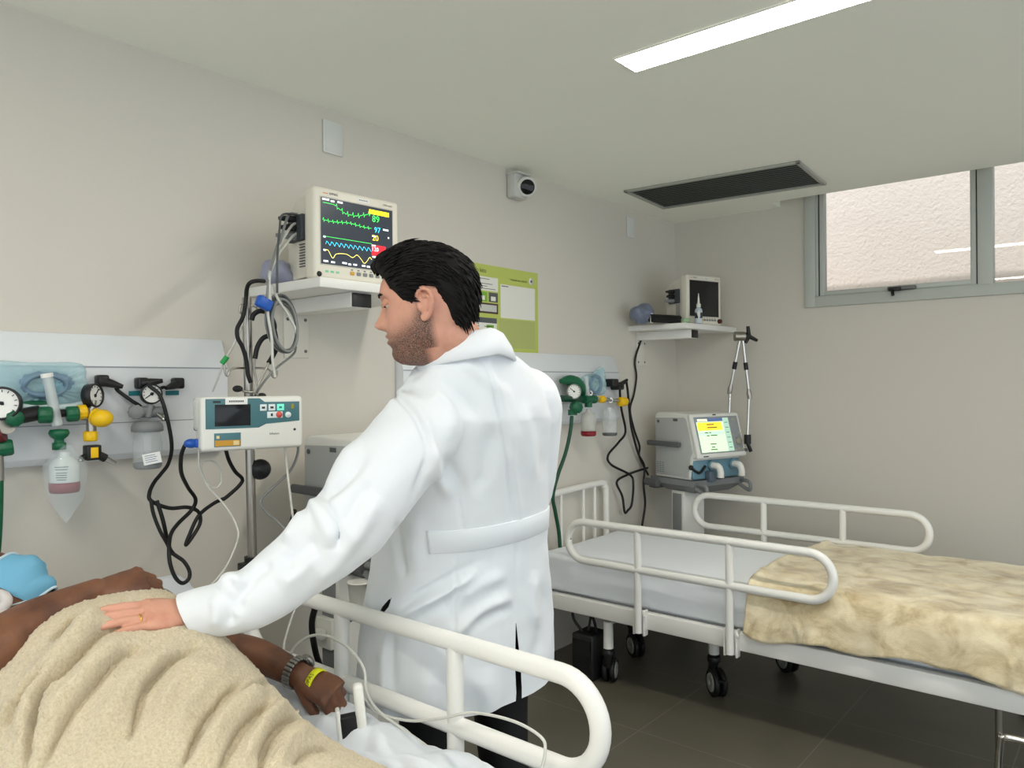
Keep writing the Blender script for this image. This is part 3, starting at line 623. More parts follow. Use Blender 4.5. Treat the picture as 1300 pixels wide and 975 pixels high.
fold(mm, [([ony(700, 726, BY0), ony(800, 760, BY0), ony(930, 792, BY0)], .012, .007), ([ony(830, 757, BY0), ony(890, 778, BY0), ony(945, 790, BY0)], .012, .009), ([ony(720, 742, BY0), ony(830, 778, BY0)], .012, .006), ([(.35, -.8, .572), (.6, -1.2, .572), (.68, -1.5, .572)], .010, .004), ([(.75, -.72, .572), (.83, -1.1, .572), (.98, -1.45, .572)], .010, .004)])
obj('mattress', mm, sheet_m, label='mattress under a pale blue grey sheet on the empty bed', cat='mattress')
# ------------------------------------------------------------------ velour blanket on the made bed
def velour(name, c0, c1, c2, sc):
    m = bpy.data.materials.new(name); m.use_nodes = True; nt = m.node_tree; b = nt.nodes['Principled BSDF']; L = nt.links.new
    tc = nt.nodes.new('ShaderNodeTexCoord'); n = nt.nodes.new('ShaderNodeTexNoise'); n.inputs['Scale'].default_value = sc; n.inputs['Detail'].default_value = 5; n.inputs['Roughness'].default_value = .62; n.inputs['Distortion'].default_value = .5
    mp = nt.nodes.new('ShaderNodeMapping'); mp.inputs['Scale'].default_value = (.8, 1, 1.1); r = nt.nodes.new('ShaderNodeValToRGB'); e = r.color_ramp.elements
    e[0].position = .34; e[0].color = (*lin(c0), 1); e[1].position = .64; e[1].color = (*lin(c2), 1); k = e.new(.49); k.color = (*lin(c1), 1)
    f = nt.nodes.new('ShaderNodeTexNoise'); f.inputs['Scale'].default_value = 420; f.inputs['Detail'].default_value = 2; bp = nt.nodes.new('ShaderNodeBump'); bp.inputs['Strength'].default_value = .5; bp.inputs['Distance'].default_value = .004
    L(tc.outputs['Object'], mp.inputs['Vector']); L(mp.outputs['Vector'], n.inputs['Vector']); L(n.outputs['Fac'], r.inputs['Fac']); L(r.outputs['Color'], b.inputs['Base Color'])
    L(tc.outputs['Object'], f.inputs['Vector']); L(f.outputs['Fac'], bp.inputs['Height']); L(bp.outputs['Normal'], b.inputs['Normal'])
    b.inputs['Roughness'].default_value = .8; b.inputs['Sheen Weight'].default_value = .5; b.inputs['Sheen Roughness'].default_value = .4; b.inputs['Specular IOR Level'].default_value = .15
    return m
velour_m = velour('brushed velour', (184, 162, 124), (220, 204, 168), (240, 227, 196), 8)
def sheet_grid(fn, nu, nv, th):
    G = [[V(fn(u / nu, v / nv)) for v in range(nv + 1)] for u in range(nu + 1)]; top = MB()
    idx = lambda u, v: u * (nv + 1) + v
    vs = [p for r in G for p in r]; fs = [[idx(u, v), idx(u + 1, v), idx(u + 1, v + 1), idx(u, v + 1)] for u in range(nu) for v in range(nv)]
    top.add(vs, fs); P, N = normals(top)
    n0 = len(vs); vs2 = vs + [V(P[i] - N[i] * th) for i in range(n0)]
    fs2 = fs + [[i + n0 for i in f[::-1]] for f in fs]
    per = [idx(u, 0) for u in range(nu)] + [idx(nu, v) for v in range(nv)] + [idx(u, nv) for u in range(nu, 0, -1)] + [idx(0, v) for v in range(nv, 0, -1)]
    for i in range(len(per)): a, b = per[i], per[(i + 1) % len(per)]; fs2.append([b, a, a + n0, b + n0])
    return MB().add(vs2, fs2)
def blanket2(u, v):
    # u along the bed, v from the far edge over the top and down the near side
    a = [(-.60, .47), (-.645, .575), (-.69, .592), (-1.53, .594), (-1.588, .582), (-1.607, .53), (-1.612, .425)]
    ln = [0, .115, .17, 1.01, 1.07, 1.125, 1.23]; s = v * ln[-1]
    for i in range(6):
        if s <= ln[i + 1] + 1e-9: k = (s - ln[i]) / (ln[i + 1] - ln[i]); y = a[i][0] + (a[i + 1][0] - a[i][0]) * k; z = a[i][1] + (a[i + 1][1] - a[i][1]) * k; break
    x0 = 1.165 - .03 * v + .012 * math.sin(9 * v); x = x0 + (2.24 - x0) * u
    w = wrink((x, y, 0), .010, 4) + wrink((x * 1.5, y * 2, 2), .006, 9) + .006
    hang = max(0, (v - .86) / .14)
    z += w * (1 - hang * .5) + hang * (.03 * math.sin(x * 4 + .6) - .02 - .035 * u + .02 * wrink((x, 0, 1), 1, 6)); y -= hang * (.010 + .012 * math.sin(x * 23) * hang + wrink((x * 2, 3, 0), .014, 8))
    if u > .93 and v > .86: y -= .01
    return (x, y, z + .012 * math.exp(-(u / .02) ** 2))
b2 = sheet_grid(blanket2, 150, 130, .012)
fold(b2, [([onz(1085, 745, .6), onz(1140, 765, .6), onz(1200, 760, .6)], .014, .010), ([onz(1060, 715, .6), onz(1080, 735, .6), onz(1075, 760, .6)], .012, .009), ([onz(1130, 785, .6), onz(1145, 800, .6)], .01, .010), ([onz(1155, 785, .6), onz(1172, 800, .6)], .01, .008), ([onz(1170, 722, .6), onz(1220, 735, .6), onz(1290, 740, .6)], .02, .010), ([onz(1100, 730, .6), onz(1180, 745, .6), onz(1230, 748, .6)], .018, .010),
    ([ony(1285, 835, -1.62), ony(1280, 875, -1.62)], .014, .02), ([ony(1260, 845, -1.62), ony(1275, 880, -1.62)], .012, .014), ([ony(985, 790, -1.62), ony(975, 812, -1.62)], .012, .012), ([ony(1010, 790, -1.62), ony(1020, 815, -1.62)], .012, .012)])
obj('blanket', b2, velour_m, label='shiny beige velour blanket folded over the foot of the empty bed', cat='blanket')
# ------------------------------------------------------------------ the patient's bed
AY0, AY1 = -4.27, -3.415
t = bed1 = thing('hospital_bed', 'white hospital bed holding the patient, backrest raised and one rail up', 'hospital bed', (1.1, -3.82, 0), group='white hospital beds')
frame(t, .10, 2.14, AY0 - .03, AY1 + .03, .35, .425)
deck(t, .66, 2.1, AY0 + .01, AY1 - .01, .430)
def bprof(x): return .618 if x > .70 else .618 + .25 * ((.70 - x) / .66) ** 1.0 if x < .60 else .618 + .25 * ((.70 - x) ** 2 / .2) / .66
side_rail((.388, -3.36, .655), 1.208, .183, (.82, 1.218), .335, parent=t, lean=-1, R=.0205)
caster(.45, -3.5, .3, t, legtop=.34); caster(.45, -4.15, .3, t, legtop=.34); caster(1.75, -3.5, .3, t, legtop=.34); caster(1.75, -4.15, .3, t, legtop=.34)
obj('backrest', MB().loft([[(x, y, bprof(x) - .19 - d) for y, d in ((AY0 + .02, 0), (AY1 - .02, 0), (AY1 - .02, .012), (AY0 + .02, .012))] for x in (.66, .5, .3, .1)]), grey_plastic, t)
mm = mattress(np.linspace(.10, 2.1, 90), bprof, AY0, AY1, .186, .005, 8.7)
obj('mattress', mm, mat('white sheet', (224, 229, 236), .6, bump=.05, bump_scale=300), label='mattress in a white sheet under the patient', cat='mattress')
# loose sheet bunched on the mattress by the rail
def bunch(u, v):
    x = .62 + .95 * u; y = -3.405 - .17 * v
    z = .626 + .035 * math.sin(PI * min(1, v * 1.15)) * (.6 + .4 * math.sin(3 * u + 1)) + wrink((x * 1.2, y * 3, 0), .02, 8) + wrink((x * 2.2, y * 5, 4), .012, 10)
    if v < .12: z -= .05 * (1 - v / .12)
    return (x, y, max(z, .600))
sb = sheet_grid(bunch, 110, 40, .004)
obj('loose_sheet', sb, mat('white sheet', (236, 238, 242), .6), label='crumpled white sheet along the mattress edge beside the rail', cat='sheet')
# ------------------------------------------------------------------ fleece blanket over the patient
def fleece():
    m = bpy.data.materials.new('sherpa fleece'); m.use_nodes = True; nt = m.node_tree; b = nt.nodes['Principled BSDF']; L = nt.links.new
    tc = nt.nodes.new('ShaderNodeTexCoord'); v = nt.nodes.new('ShaderNodeTexNoise'); v.inputs['Scale'].default_value = 190; v.inputs['Detail'].default_value = 4; v.inputs['Roughness'].default_value = .75
    r = nt.nodes.new('ShaderNodeValToRGB'); e = r.color_ramp.elements; e[0].position = .3; e[0].color = (*lin((218, 198, 158)), 1); e[1].position = .6; e[1].color = (*lin((243, 228, 196)), 1)
    bp = nt.nodes.new('ShaderNodeBump'); bp.inputs['Strength'].default_value = .8; bp.inputs['Distance'].default_value = .012
    L(tc.outputs['Object'], v.inputs['Vector']); L(v.outputs['Fac'], r.inputs['Fac']); L(r.outputs['Color'], b.inputs['Base Color']); L(v.outputs['Fac'], bp.inputs['Height']); L(bp.outputs['Normal'], b.inputs['Normal'])
    b.inputs['Roughness'].default_value = .95; b.inputs['Sheen Weight'].default_value = .35; b.inputs['Specular IOR Level'].default_value = .1
    return m
fleece_m = fleece()
def interp(x, xs, ys): return float(np.interp(x, xs, ys))
def BH(x, y):
    """height of the blanket over the patient"""
    top = interp(x, [.5, .66, .8, .95, 1.1, 1.3, 1.6, 2.1], [.91, .955, .962, .905, .825, .745, .70, .69])
    yc = -3.905; hw = interp(x, [.5, .8, 1.1, 1.6, 2.1], [.28, .262, .25, .24, .24])
    u = (y - yc) / hw; base = .64
    if u > 0: k = 1 / (1 + abs(u / .92) ** 4.2)
    else: k = 1 / (1 + abs(u / 1.12) ** 3.0)
    return base + (top - base) * k
def edge_y(x): return interp(x, [.5, .7, .85, 1.0, 1.2, 1.4, 1.7, 2.1], [-3.68, -3.68, -3.68, -3.66, -3.62, -3.58, -3.5, -3.46])
def blanket1(u, v):
    x = .60 + 1.48 * u; y1 = edge_y(x); s = v
    x -= .02 * math.sin(9 * v) * (1 - u) ** 4
    y = y1 + (-4.36 - y1) * s; z = BH(x, y)
    if v < .05: z -= .018 * (1 - v / .05)
    if v > .9: z -= .30 * ((v - .9) / .1) ** 1.4
    return (x, y, z + wrink((x, y, 0), .012, 5))
b1 = sheet_grid(blanket1, 440, 310, .016)
def onB(px, py):
    lo, hi = .6, 3.0; r = ray(px, py); t_ = .6
    while t_ < 3.2:
        p = CAM + r * t_
        if p.z < BH(p.x, p.y): return p
        t_ += .004
    return CAM + r * 1.5
def path(*a): return [onB(x, y) for x, y in a]
FOLDS = [
    (((160, 797), (130, 803), (95, 838), (60, 873), (42, 922), (30, 975)), 6, -.030), (((150, 788), (112, 800), (72, 838), (40, 876), (14, 930)), 13, .022),
    (((182, 824), (152, 834), (118, 872), (90, 905), (50, 975)), 6, -.026), (((172, 812), (138, 828), (104, 864), (72, 900), (40, 950)), 12, .020),
    (((255, 818), (215, 842), (190, 868), (178, 890), (165, 935)), 6, -.028), (((232, 822), (196, 842), (160, 872), (138, 910), (112, 965)), 14, .020), (((270, 838), (236, 858), (210, 890), (195, 940)), 13, .020),
    (((310, 862), (282, 888), (258, 920), (232, 970)), 6, -.028), (((296, 842), (266, 864), (240, 896), (216, 950)), 12, .020),
    (((345, 895), (322, 910), (300, 935), (275, 985)), 6, -.030), (((334, 872), (312, 890), (284, 916), (250, 970)), 12, .022),
    (((364, 890), (346, 908), (328, 930), (305, 980)), 9, .022), (((388, 908), (358, 918), (338, 945), (330, 980)), 6, -.026), (((398, 924), (374, 934), (356, 958), (350, 985)), 10, .018),
    (((350, 862), (330, 868), (300, 880)), 6, -.014), (((425, 948), (395, 950), (372, 968)), 6, -.018),
    (((100, 780), (82, 797), (68, 815)), 5, -.016), (((128, 776), (110, 792), (92, 812)), 9, .014), (((62, 846), (30, 886), (4, 930)), 8, -.020), (((75, 862), (46, 900), (18, 950)), 11, .014), (((20, 890), (0, 925)), 9, .012)
]
fold_px(b1, [(a_, (w_ if h_ > 0 else w_ * .66), h_ * (1.1 if h_ > 0 else 1.5)) for a_, w_, h_ in FOLDS])
P, N = normals(b1)
for i in range(len(b1.v)):
    p = b1.v[i]; q = noise.noise(p * 75) * .0022 + noise.noise(p * 190) * .0030
    b1.v[i] = p + V(N[i]) * q
obj('blanket', b1, fleece_m, label='thick cream fleece blanket lying over the patient', cat='blanket')
# ------------------------------------------------------------------ under and beside the made bed
p = onz(742, 862, 0)
t = thing('power_supply_box', 'black power supply box standing on the floor under the far bed head', 'power box', (p.x, p.y + .05, 0))
pb = MB(T(p.x, p.y + .05, 0)); pb.box((-.06, -.07, .004), (.06, .07, .215), .010); pb.box((-.05, -.0705, .03), (.05, -.074, .19), .004)
for i in range(6): pb.box((-.04, -.0775, .05 + i * .012), (.04, -.073, .055 + i * .012))
obj('housing', pb, mat('box black', (22, 22, 23), .5), t)
obj('cable', MB().tube(spline([V((p.x - .03, p.y + .03, .21)), V((p.x - .075, p.y + .02, .27)), V((p.x - .07, p.y + .02, .33)), V((p.x - .01, p.y + .03, .345)), V((p.x + .03, p.y + .04, .27)), V((p.x + .035, p.y + .05, .21))], 8), .007, 8), black_cable, t)
obj('cable', MB().tube(spline([V((p.x - .01, p.y + .05, .21)), V((p.x + .0, p.y + .06, .30)), V((p.x + .0, p.y + .08, .45))], 6), .006, 8), black_cable, t)
t = thing('step_stool', 'chrome tube step stool at the foot of the empty bed, right picture edge', 'step stool', (2.16, -1.8, 0))
a = ony(1270, 935, -1.76); zt = a.z; st = MB()
for y in (-1.76, -2.06):
    st.tube(spline([(a.x - .015, y, .02), (a.x, y, zt - .02), (a.x + .012, y, zt), (a.x + .05, y, zt + .003)], 5) + [V((a.x + .36, y, zt + .003)), V((a.x + .37, y, zt - .015)), V((a.x + .385, y, .02))], .011, 10)
st.tube([(a.x, -1.76, .1), (a.x, -2.06, .1)], .009, 8)
obj('stool_frame', st, chrome, t)
obj('step', MB().box((a.x + .07, -2.05, .15), (a.x + .37, -1.77, .172), .006), black_rubber, t)
for x in (a.x - .015, a.x + .385):
    for y in (-1.76, -2.06): obj('foot_cap', MB().cyl((x, y, 0), (x, y, .03), .015), black_rubber, t)
# ================================================================== SHELVES AND MONITORS
shelf_white = mat('shelf laminate', (232, 231, 226), .4)
screen_dark = mat('screen off', (46, 44, 42), .15)
screen_lit = mat('screen lit', (40, 44, 50), .2, emit=.9, emit_rgb=(44, 50, 58))
E_ = 1.5
g_green = mat('trace green', (60, 220, 90), .5, emit=E_); g_cyan = mat('trace cyan', (60, 200, 235), .5, emit=E_); g_yel = mat('trace yellow', (240, 225, 110), .5, emit=E_); g_white = mat('screen white', (235, 240, 245), .5, emit=1.2); g_bar = mat('alarm yellow', (245, 235, 20), .5, emit=E_); g_red = mat('alarm red', (190, 24, 40), .5, emit=1.2); g_lime = mat('number yellow', (250, 220, 30), .5, emit=E_)
def shelf(y0, y1, x0, x1, z, label, beam):
    t = thing('wall_shelf', label, 'wall shelf', (0, (y0 + y1) / 2, z - .04), group='white equipment shelves on the headwall')
    pl = [(.0005, y0), (x0, y0), (x1, y1), (.0005, y1)]
    obj('board', MB().prism(pl, z - .032, z, bev=.003), shelf_white, t)
    b = MB(); yb, xb = beam; b.box((.0005, yb, z - .083), (xb, yb + .085, z - .033), .003); k = obj('bracket_beam', b, shelf_white, t)
    obj('end_cap', MB().box((xb - .001, yb + .002, z - .081), (xb + .004, yb + .083, z - .035), .003), black_plastic, k)
    p = MB(); p.box((.0005, yb - .01, z - .24), (.006, yb + .095, z - .033), .002); k = obj('wall_plate', p, mat('shelf bracket plate', (216, 212, 202), .45), t)
    s = MB()
    for yy in (yb + .005, yb + .08):
        for zz in (z - .10, z - .215): s.cyl((.005, yy, zz), (.008, yy, zz), .006)
    obj('screws', s, dark_grey, k)
    return t
shelf(-3.115, -2.58, .405, .405, 1.742, 'white wall shelf under the lit monitor, beside the drip stand', (-2.97, .375))
shelf(-.605, -.012, .378, .425, 1.742, 'white wall shelf in the room corner under the dark monitor', (-.50, .36))
def monitor(o, th, w, h, label, lit):
    F = FR(o, th); t = thing('vital_signs_monitor', label, 'patient monitor', o, group='cream vital signs monitors on wall shelves')
    m = MB(F); m.box((0, 0, -.055), (w, h, 0), .012, seg=3); obj('bezel', m, cream_plastic, t)
    b = MB(F); pr = [(.012, .012, -.054), (w - .012, .012, -.054), (w - .012, h - .012, -.054), (.012, h - .012, -.054)]
    r2 = [(.014, .008, -.12), (w - .014, .008, -.12), (w - .014, h - .03, -.12), (.014, h - .03, -.12)]; r3 = [(.03, .012, -.20), (w - .03, .012, -.20), (w - .03, h - .07, -.20), (.03, h - .07, -.20)]
    b.loft([pr, r2, r3], smooth=False); k = obj('housing', b, mat('housing cream', (212, 207, 194), .45), t)
    s = MB(F)
    for i in range(9): s.box((.008, .045 + i * .009, -.1), (.0135, .048 + i * .009, -.07))
    obj('side_vent', s, dark_grey, k)
    c = MB(F); c.box((.0, h * .44, -.155), (.02, h * .73, -.07), .003); cc = obj('connector_block', c, mat('connector block', (62, 66, 70), .5), t)
    for i, (yy, mm_, L_) in enumerate(((.68, black_plastic, .055), (.585, black_plastic, .05), (.49, mid_grey, .065))):
        q = MB(F); q.tube([(.002, h * yy, -.11), (-.02, h * yy, -.112), (-L_, h * (yy - .01), -.115)], [.011, .012, .006], 12); obj('plug', q, mm_, cc)
    sx0, sx1, sy0, sy1 = w * .075, w * .915, h * .165, h * .885; sw, sh = sx1 - sx0, sy1 - sy0
    S = F @ T(sx0, sy0, .0006)
    obj('screen_surround', MB(F).box((sx0 - .004, sy0 - .004, -.002), (sx1 + .004, sy1 + .004, .0004), .0003), mat('surround', (196, 192, 180), .4), t)
    m = MB(S); m.box((0, 0, -.001), (sw, sh, .0006)); k = obj('screen', m, screen_lit if lit else screen_dark, t)
    kb = MB(F)
    for i in range(6): kb.box((w * (.40 + .075 * i), h * .075, 0), (w * (.40 + .075 * i) + .016, h * .075 + .012, .003), .002, mi=(1 if i == 0 else 0))
    for i in range(6): kb.box((w * (.41 + .075 * i), h * .075 + .016, 0), (w * (.41 + .075 * i) + .008, h * .075 + .019, .0006), mi=2)
    obj('keypad', kb, [mid_grey, mat('amber key', (214, 160, 50), .5), ink], t)
    kn = MB(F @ T(w * .93, h * .08, 0)); kn.lathe([(0, .018), (.009, .018), (.013, .014), (.014, 0)], 18); obj('dial_knob', kn, mat('knob navy', (34, 44, 80), .4) if lit else mat('knob maroon', (80, 30, 34), .4), t)
    pb = MB(F @ T(w * .055, h * .05, 0)); pb.lathe([(0, .003), (.008, .003), (.009, 0)], 16); obj('power_button', pb, black_plastic, t)
    obj('brand_text', MB(F).text('omni', .016, T(w * .17, h * .925, .0006)), ink, t); obj('brand_mark', MB(F).box((w * .10, h * .93, 0), (w * .155, h * .938, .0006)), mat('logo orange', (220, 130, 40), .5), t)
    k3 = obj('paper_label', MB(F).box((w * .49, h * .915, 0), (w * .63, h * .955, .0006)), paper, t); lg = MB(F)
    for i in range(6): lg.box((w * (.51 + .018 * i), h * .93, .0006), (w * (.52 + .018 * i), h * .942, .0009))
    obj('label_print', lg, ink, k3); obj('model_text', MB(F).text('2200 multi', .009, T(w * .80, h * .925, .0006)), ink, t)
    if lit:
        gl = MB(F)
        for i in range(3): gl.box((w * (.12 + .06 * i), h * .075, 0), (w * (.155 + .06 * i), h * .078 + .006, .0006))
        obj('printed_marks', gl, mat('mint print', (120, 205, 150), .5), t, label='mint green printed marks')
    if lit:
        L = T(0, 0, .0008)
        def pt(x, y): return V((x * sw, (1 - y) * sh, .0009))
        def rib(pts, wd, name, mt):
            g = MB(S); P = [pt(*p) for p in pts]
            for i in range(len(P) - 1):
                d = (P[i + 1] - P[i]).normalized(); n = V((-d.y, d.x, 0)) * wd; e = d * wd * .5
                g.add([P[i] - n - e, P[i + 1] - n + e, P[i + 1] + n + e, P[i] + n - e], [[0, 1, 2, 3]], False)
            obj(name, g, mt, k)
        r = random.Random(3)
        e1 = []
        for i in range(90):
            x = .03 + .66 * i / 89; b = .08 + (.0 if x < .17 else min(.11, (x - .17) * .7) - max(0, x - .5) * .42) + r.uniform(-.004, .004)
            q = (i % 10); b += {3: -.012, 4: -.045, 5: .035, 6: .01}.get(q, 0) if x > .17 else 0; e1.append((x, b))
        rib(e1, .0007, 'waveform', g_green)
        e2 = [(.02 + .67 * i / 99, .335 + .012 * math.sin(i * .09) + ({2: -.03, 3: .025}.get(i % 9, 0)) + r.uniform(-.003, .003)) for i in range(100)]; rib(e2, .0007, 'waveform', g_green)
        rib([(.03, .585), (.69, .587)], .0007, 'waveform', g_green)
        e3 = []
        for i in range(10):
            x = .06 + i * .063; e3 += [(x, .70), (x + .012, .655), (x + .028, .665), (x + .056, .715)]
        rib(e3, .0008, 'waveform', g_cyan)
        e4 = spline([(.05, .80, 0), (.09, .79, 0), (.15, .90, 0), (.2, .83, 0), (.33, .81, 0), (.42, .85, 0), (.48, .80, 0), (.54, .86, 0), (.58, .915, 0), (.62, .88, 0), (.66, .81, 0), (.69, .84, 0)], 6); rib([(p.x, p.y) for p in e4], .0008, 'waveform', g_yel)
        for (txt, x, y, hgt, mt) in (('89', .70, .235, .032, g_green), ('97', .73, .40, .027, g_cyan), ('20', .70, .53, .027, g_lime), ('120', .70, .70, .020, g_white)):
            q = MB(S); q.text(txt, hgt, T(x * sw, (1 - y) * sh, .0012)); obj('reading', q, mt, k)
        q = MB(S); q.box((.66 * sw, .885 * sh, .0004), (.95 * sw, .955 * sh, .0008)); obj('alarm_bar', q, g_bar, k)
        q = MB(S); q.box((.69 * sw, .23 * sh, .0004), (.90 * sw, .40 * sh, .0008)); obj('alarm_block', q, g_red, k)
        q = MB(S)
        for (x, y, l_) in ((.02, .025, .09), (.13, .035, .05), (.22, .03, .07), (.03, .79, .03), (.03, .59, .03), (.70, .46, .05), (.69, .61, .06), (.70, .79, .05), (.86, .33, .08), (.93, .45, .02), (.03, .955, .06), (.13, .96, .05), (.28, .95, .06), (.36, .96, .04), (.43, .955, .05), (.55, .955, .05), (.62, .96, .06), (.72, .92, .07), (.72, .955, .09), (.82, .94, .08)):
            q.box((x * sw, (1 - y) * sh - .003, .0004), ((x + l_) * sw, (1 - y) * sh + .0025, .0008))
        obj('screen_captions', q, g_white, k)
    return t
monitor(V((.36, -3.104, 1.743)), 3, .342, .296, 'cream vital signs monitor showing coloured traces, on the shelf near the doctor', True)
monitor(V((.33, -.49, 1.743)), 18, .285, .292, 'cream vital signs monitor with a dark blank screen, on the corner shelf', False)
def soft_bag(name, label, c, r, sc, m, seed, mt, grp=None):
    b = MB(); b.ball(c, r, n=14, sc=sc)
    for i, p in enumerate(b.v):
        q = noise.noise(p * 22 + V((seed, 0, 0))) * r * .35; b.v[i] = p + (p - V(c)).normalized() * q
    zmin = min(p.z for p in b.v)
    for p in b.v: p.z = max(p.z, zmin + r * sc[2] * .25)
    lo = min(p.z for p in b.v)
    for p in b.v: p.z += (m - lo)
    return obj(name, b, mt, label=label, cat='bag')
lav = mat('lilac plastic bag', (150, 152, 172), .3, noise_amt=.15, noise_scale=14, bump=.3, bump_scale=30); bluebag = mat('blue grey plastic bag', (112, 120, 140), .3, noise_amt=.35, noise_scale=12, bump=.3, bump_scale=30)
soft_bag('plastic_bag', 'crumpled lilac plastic bag behind the lit monitor', onx(354, 342, .14), .075, (.8, .8, .62), 1.744, 2, lav)
soft_bag('plastic_bag', 'crumpled blue grey plastic bag at the wall end of the corner shelf', onx(815, 398, .13), .075, (.9, .95, .75), 1.744, 5, bluebag)
# things on the corner shelf
c = onx(843, 402, .22)
cf = MB(); cp = [onx(826, 404, .20), onx(836, 400, .22), onx(850, 401, .25), onx(862, 405, .27)]
cf.tube(spline([V((p.x, p.y, 1.772)) for p in cp], 5), .024, 14); cf.tube(spline([V((p.x + .03, p.y - .01, 1.757)) for p in cp], 5), .013, 12)
t = thing('pressure_cuff', 'rolled black blood pressure cuff lying on the corner shelf', 'pressure cuff', (c.x, c.y, 1.743)); obj('cuff', cf, black_rubber, t)
q = V((cp[0].x, cp[0].y, 1.79)); obj('strap', MB().tube([q + V((0, .01, -.045)), q + V((0, .012, .01))], .012, 10, flat=.5), paper, t, label='white strap')
obj('tube', MB().tube(spline([V((cp[3].x, cp[3].y, 1.76)), V((cp[3].x + .05, cp[3].y + .02, 1.752)), V((cp[3].x + .06, cp[3].y + .10, 1.750)), V((cp[3].x + .02, cp[3].y + .15, 1.750))], 6), .005, 8), black_rubber, t)
c = onx(874, 404, .375); tp = MB(T(c.x - .012, c.y - .01, 1.743)); tp.lathe([(.012, .002), (.024, .0), (.026, .004), (.026, .022), (.024, .025), (.012, .024), (.012, .002)], 24); t = thing('tape_roll', 'small pale green tape roll on the corner shelf', 'tape roll', (c.x - .012, c.y - .01, 1.743)); obj('roll', tp, mat('tape green', (150, 178, 140), .5), t); obj('tape_core', MB(T(c.x - .012, c.y - .01, 1.743)).lathe([(.0118, .003), (.0118, .022), (.009, .022), (.009, .003)], 20), dark_grey, t)
c = onx(887, 405, .388); gb = MB(T(c.x, c.y, 1.743))
t = thing('gel_bottle', 'small clear squeeze bottle with a pointed white nozzle, before the dark monitor', 'bottle', (c.x, c.y, 1.743))
gb.lathe([(0, 0), (.020, .0), (.022, .004), (.022, .075), (.018, .085), (.010, .092), (.010, .098)], 20); obj('bottle_body', gb, mat('bottle milky', (196, 206, 214), .2), t)
obj('bottle_label', MB(T(c.x, c.y, 1.743)).lathe([(.0223, .03), (.0223, .062)], 20), mat('label navy', (40, 46, 62), .5), t)
obj('nozzle', MB(T(c.x, c.y, 1.743)).lathe([(.0125, .094), (.0125, .112), (.007, .118), (.005, .145), (.0022, .175), (0, .176)], 16), white_plastic, t)
obj('paper_tag', MB(T(c.x + .016, c.y - .03, 1.743 + .052) @ Matrix.Rotation(.6, 4, 'X')).box((-.001, -.018, -.022), (.001, .018, .018), .0005), paper, t)
# ================================================================== DRIP STAND AND PUMP
PX, PYY = .30, -3.292
t = thing('drip_stand', 'steel drip stand pole beside the shelf, carrying the infusion pump', 'drip stand', (PX, PYY, 0))
pole = MB(); pole.tube([(PX, PYY, .10), (PX, PYY, .88)], .0165, 16); obj('lower_pole', pole, steel, t)
pole = MB(); pole.tube([(PX, PYY, .86), (PX - .0, PYY - .012, 1.668)], .0138, 16); obj('upper_pole', pole, steel, t)
obj('collar', MB().cyl((PX, PYY, .845), (PX, PYY, .885), .024).box((PX - .01, PYY - .045, .85), (PX + .01, PYY, .872), .003), black_plastic, t)
hk = MB()
def c7(x, y, d=.30): return onx(270 + x / 5.419, 340 + y / 5.417, d)
hk.tube(spline([c7(83, 668), c7(83, 700), c7(92, 738), c7(108, 738), c7(120, 706), c7(150, 690), c7(240, 690), c7(350, 690), c7(395, 706), c7(410, 745), c7(428, 755), c7(442, 740), c7(443, 705)], 6), .0032, 8)
hk.tube(spline([c7(250, 250), c7(210, 254), c7(192, 262), c7(190, 305), c7(205, 315)], 6), .0035, 8); hk.tube(spline([c7(250, 262), c7(285, 262), c7(305, 280), c7(300, 310)], 6), .0035, 8)
obj('hook_arm', hk, steel, t)
kc = onx(325, 596, .31); kb = MB(); kb.cyl((PX - .0, PYY, kc.z), (kc.x + .015, kc.y + .012, kc.z), .012); kb.lathe([(0, .018), (.026, .016), (.031, .008), (.031, -.004), (.024, -.01), (0, -.01)], 24, M=axis_M((kc.x + .005, kc.y + .012, kc.z), (kc.x + .5, kc.y - .4, kc.z))); obj('clamp_knob', kb, black_plastic, t)
bs = MB()
for i in range(5):
    a = 2 * PI * i / 5 + .3; e = V((PX + .24 * math.cos(a), PYY + .24 * math.sin(a), .07)); bs.tube([(PX, PYY, .115), e], [.017, .012], 10)
    bs.tube([e, e - V((0, 0, .03))], .008, 8)
bs.cyl((PX, PYY, .09), (PX, PYY, .14), .028); obj('base', bs, steel, t)
for i in range(5):
    a = 2 * PI * i / 5 + .3; e = V((PX + .24 * math.cos(a), PYY + .24 * math.sin(a), .025)); n = V((-math.sin(a), math.cos(a), 0)) * .012; obj('caster', MB().cyl(e - n, e + n, .025), black_rubber, t)
# infusion pump
po_ = V((.405, -3.508, 1.222)); PFm = FR(po_, 17, 0, 0); pw_, ph_ = .283, .150
pump_white = mat('pump shell', (228, 228, 222), .35); pump_teal = mat('pump teal', (74, 118, 126), .35)
t = thing('infusion_pump', 'white infusion pump with a teal control panel, clamped on the drip stand', 'infusion pump', (po_.x - .06, po_.y + .14, po_.z))
b = MB(PFm); b.box((.0, 0, -.05), (pw_, ph_, 0), .012, seg=3); b.box((.0, .055, -.115), (pw_, ph_ - .002, -.04), .012, seg=3); b.box((.006, .0, -.105), (pw_ - .004, .058, -.045), .008); obj('housing', b, pump_white, t)
obj('rear_shell', MB(PFm).box((.004, .052, -.128), (pw_ - .004, ph_ - .004, -.113), .005), mid_grey, t)
c = MB(PFm); c.prism([(.012, .062), (.155, .062), (.175, .072), (pw_ - .012, .078), (pw_ - .012, .134), (.172, .134), (.158, .145), (.012, .145)], .0, .0016, bev=.0006); k = obj('control_panel', c, pump_teal, t)
obj('screen', MB(PFm).box((.036, .069, .001), (.132, .129, .0024), .0006), mat('pump screen', (28, 30, 34), .12), k)
bt = MB(PFm)
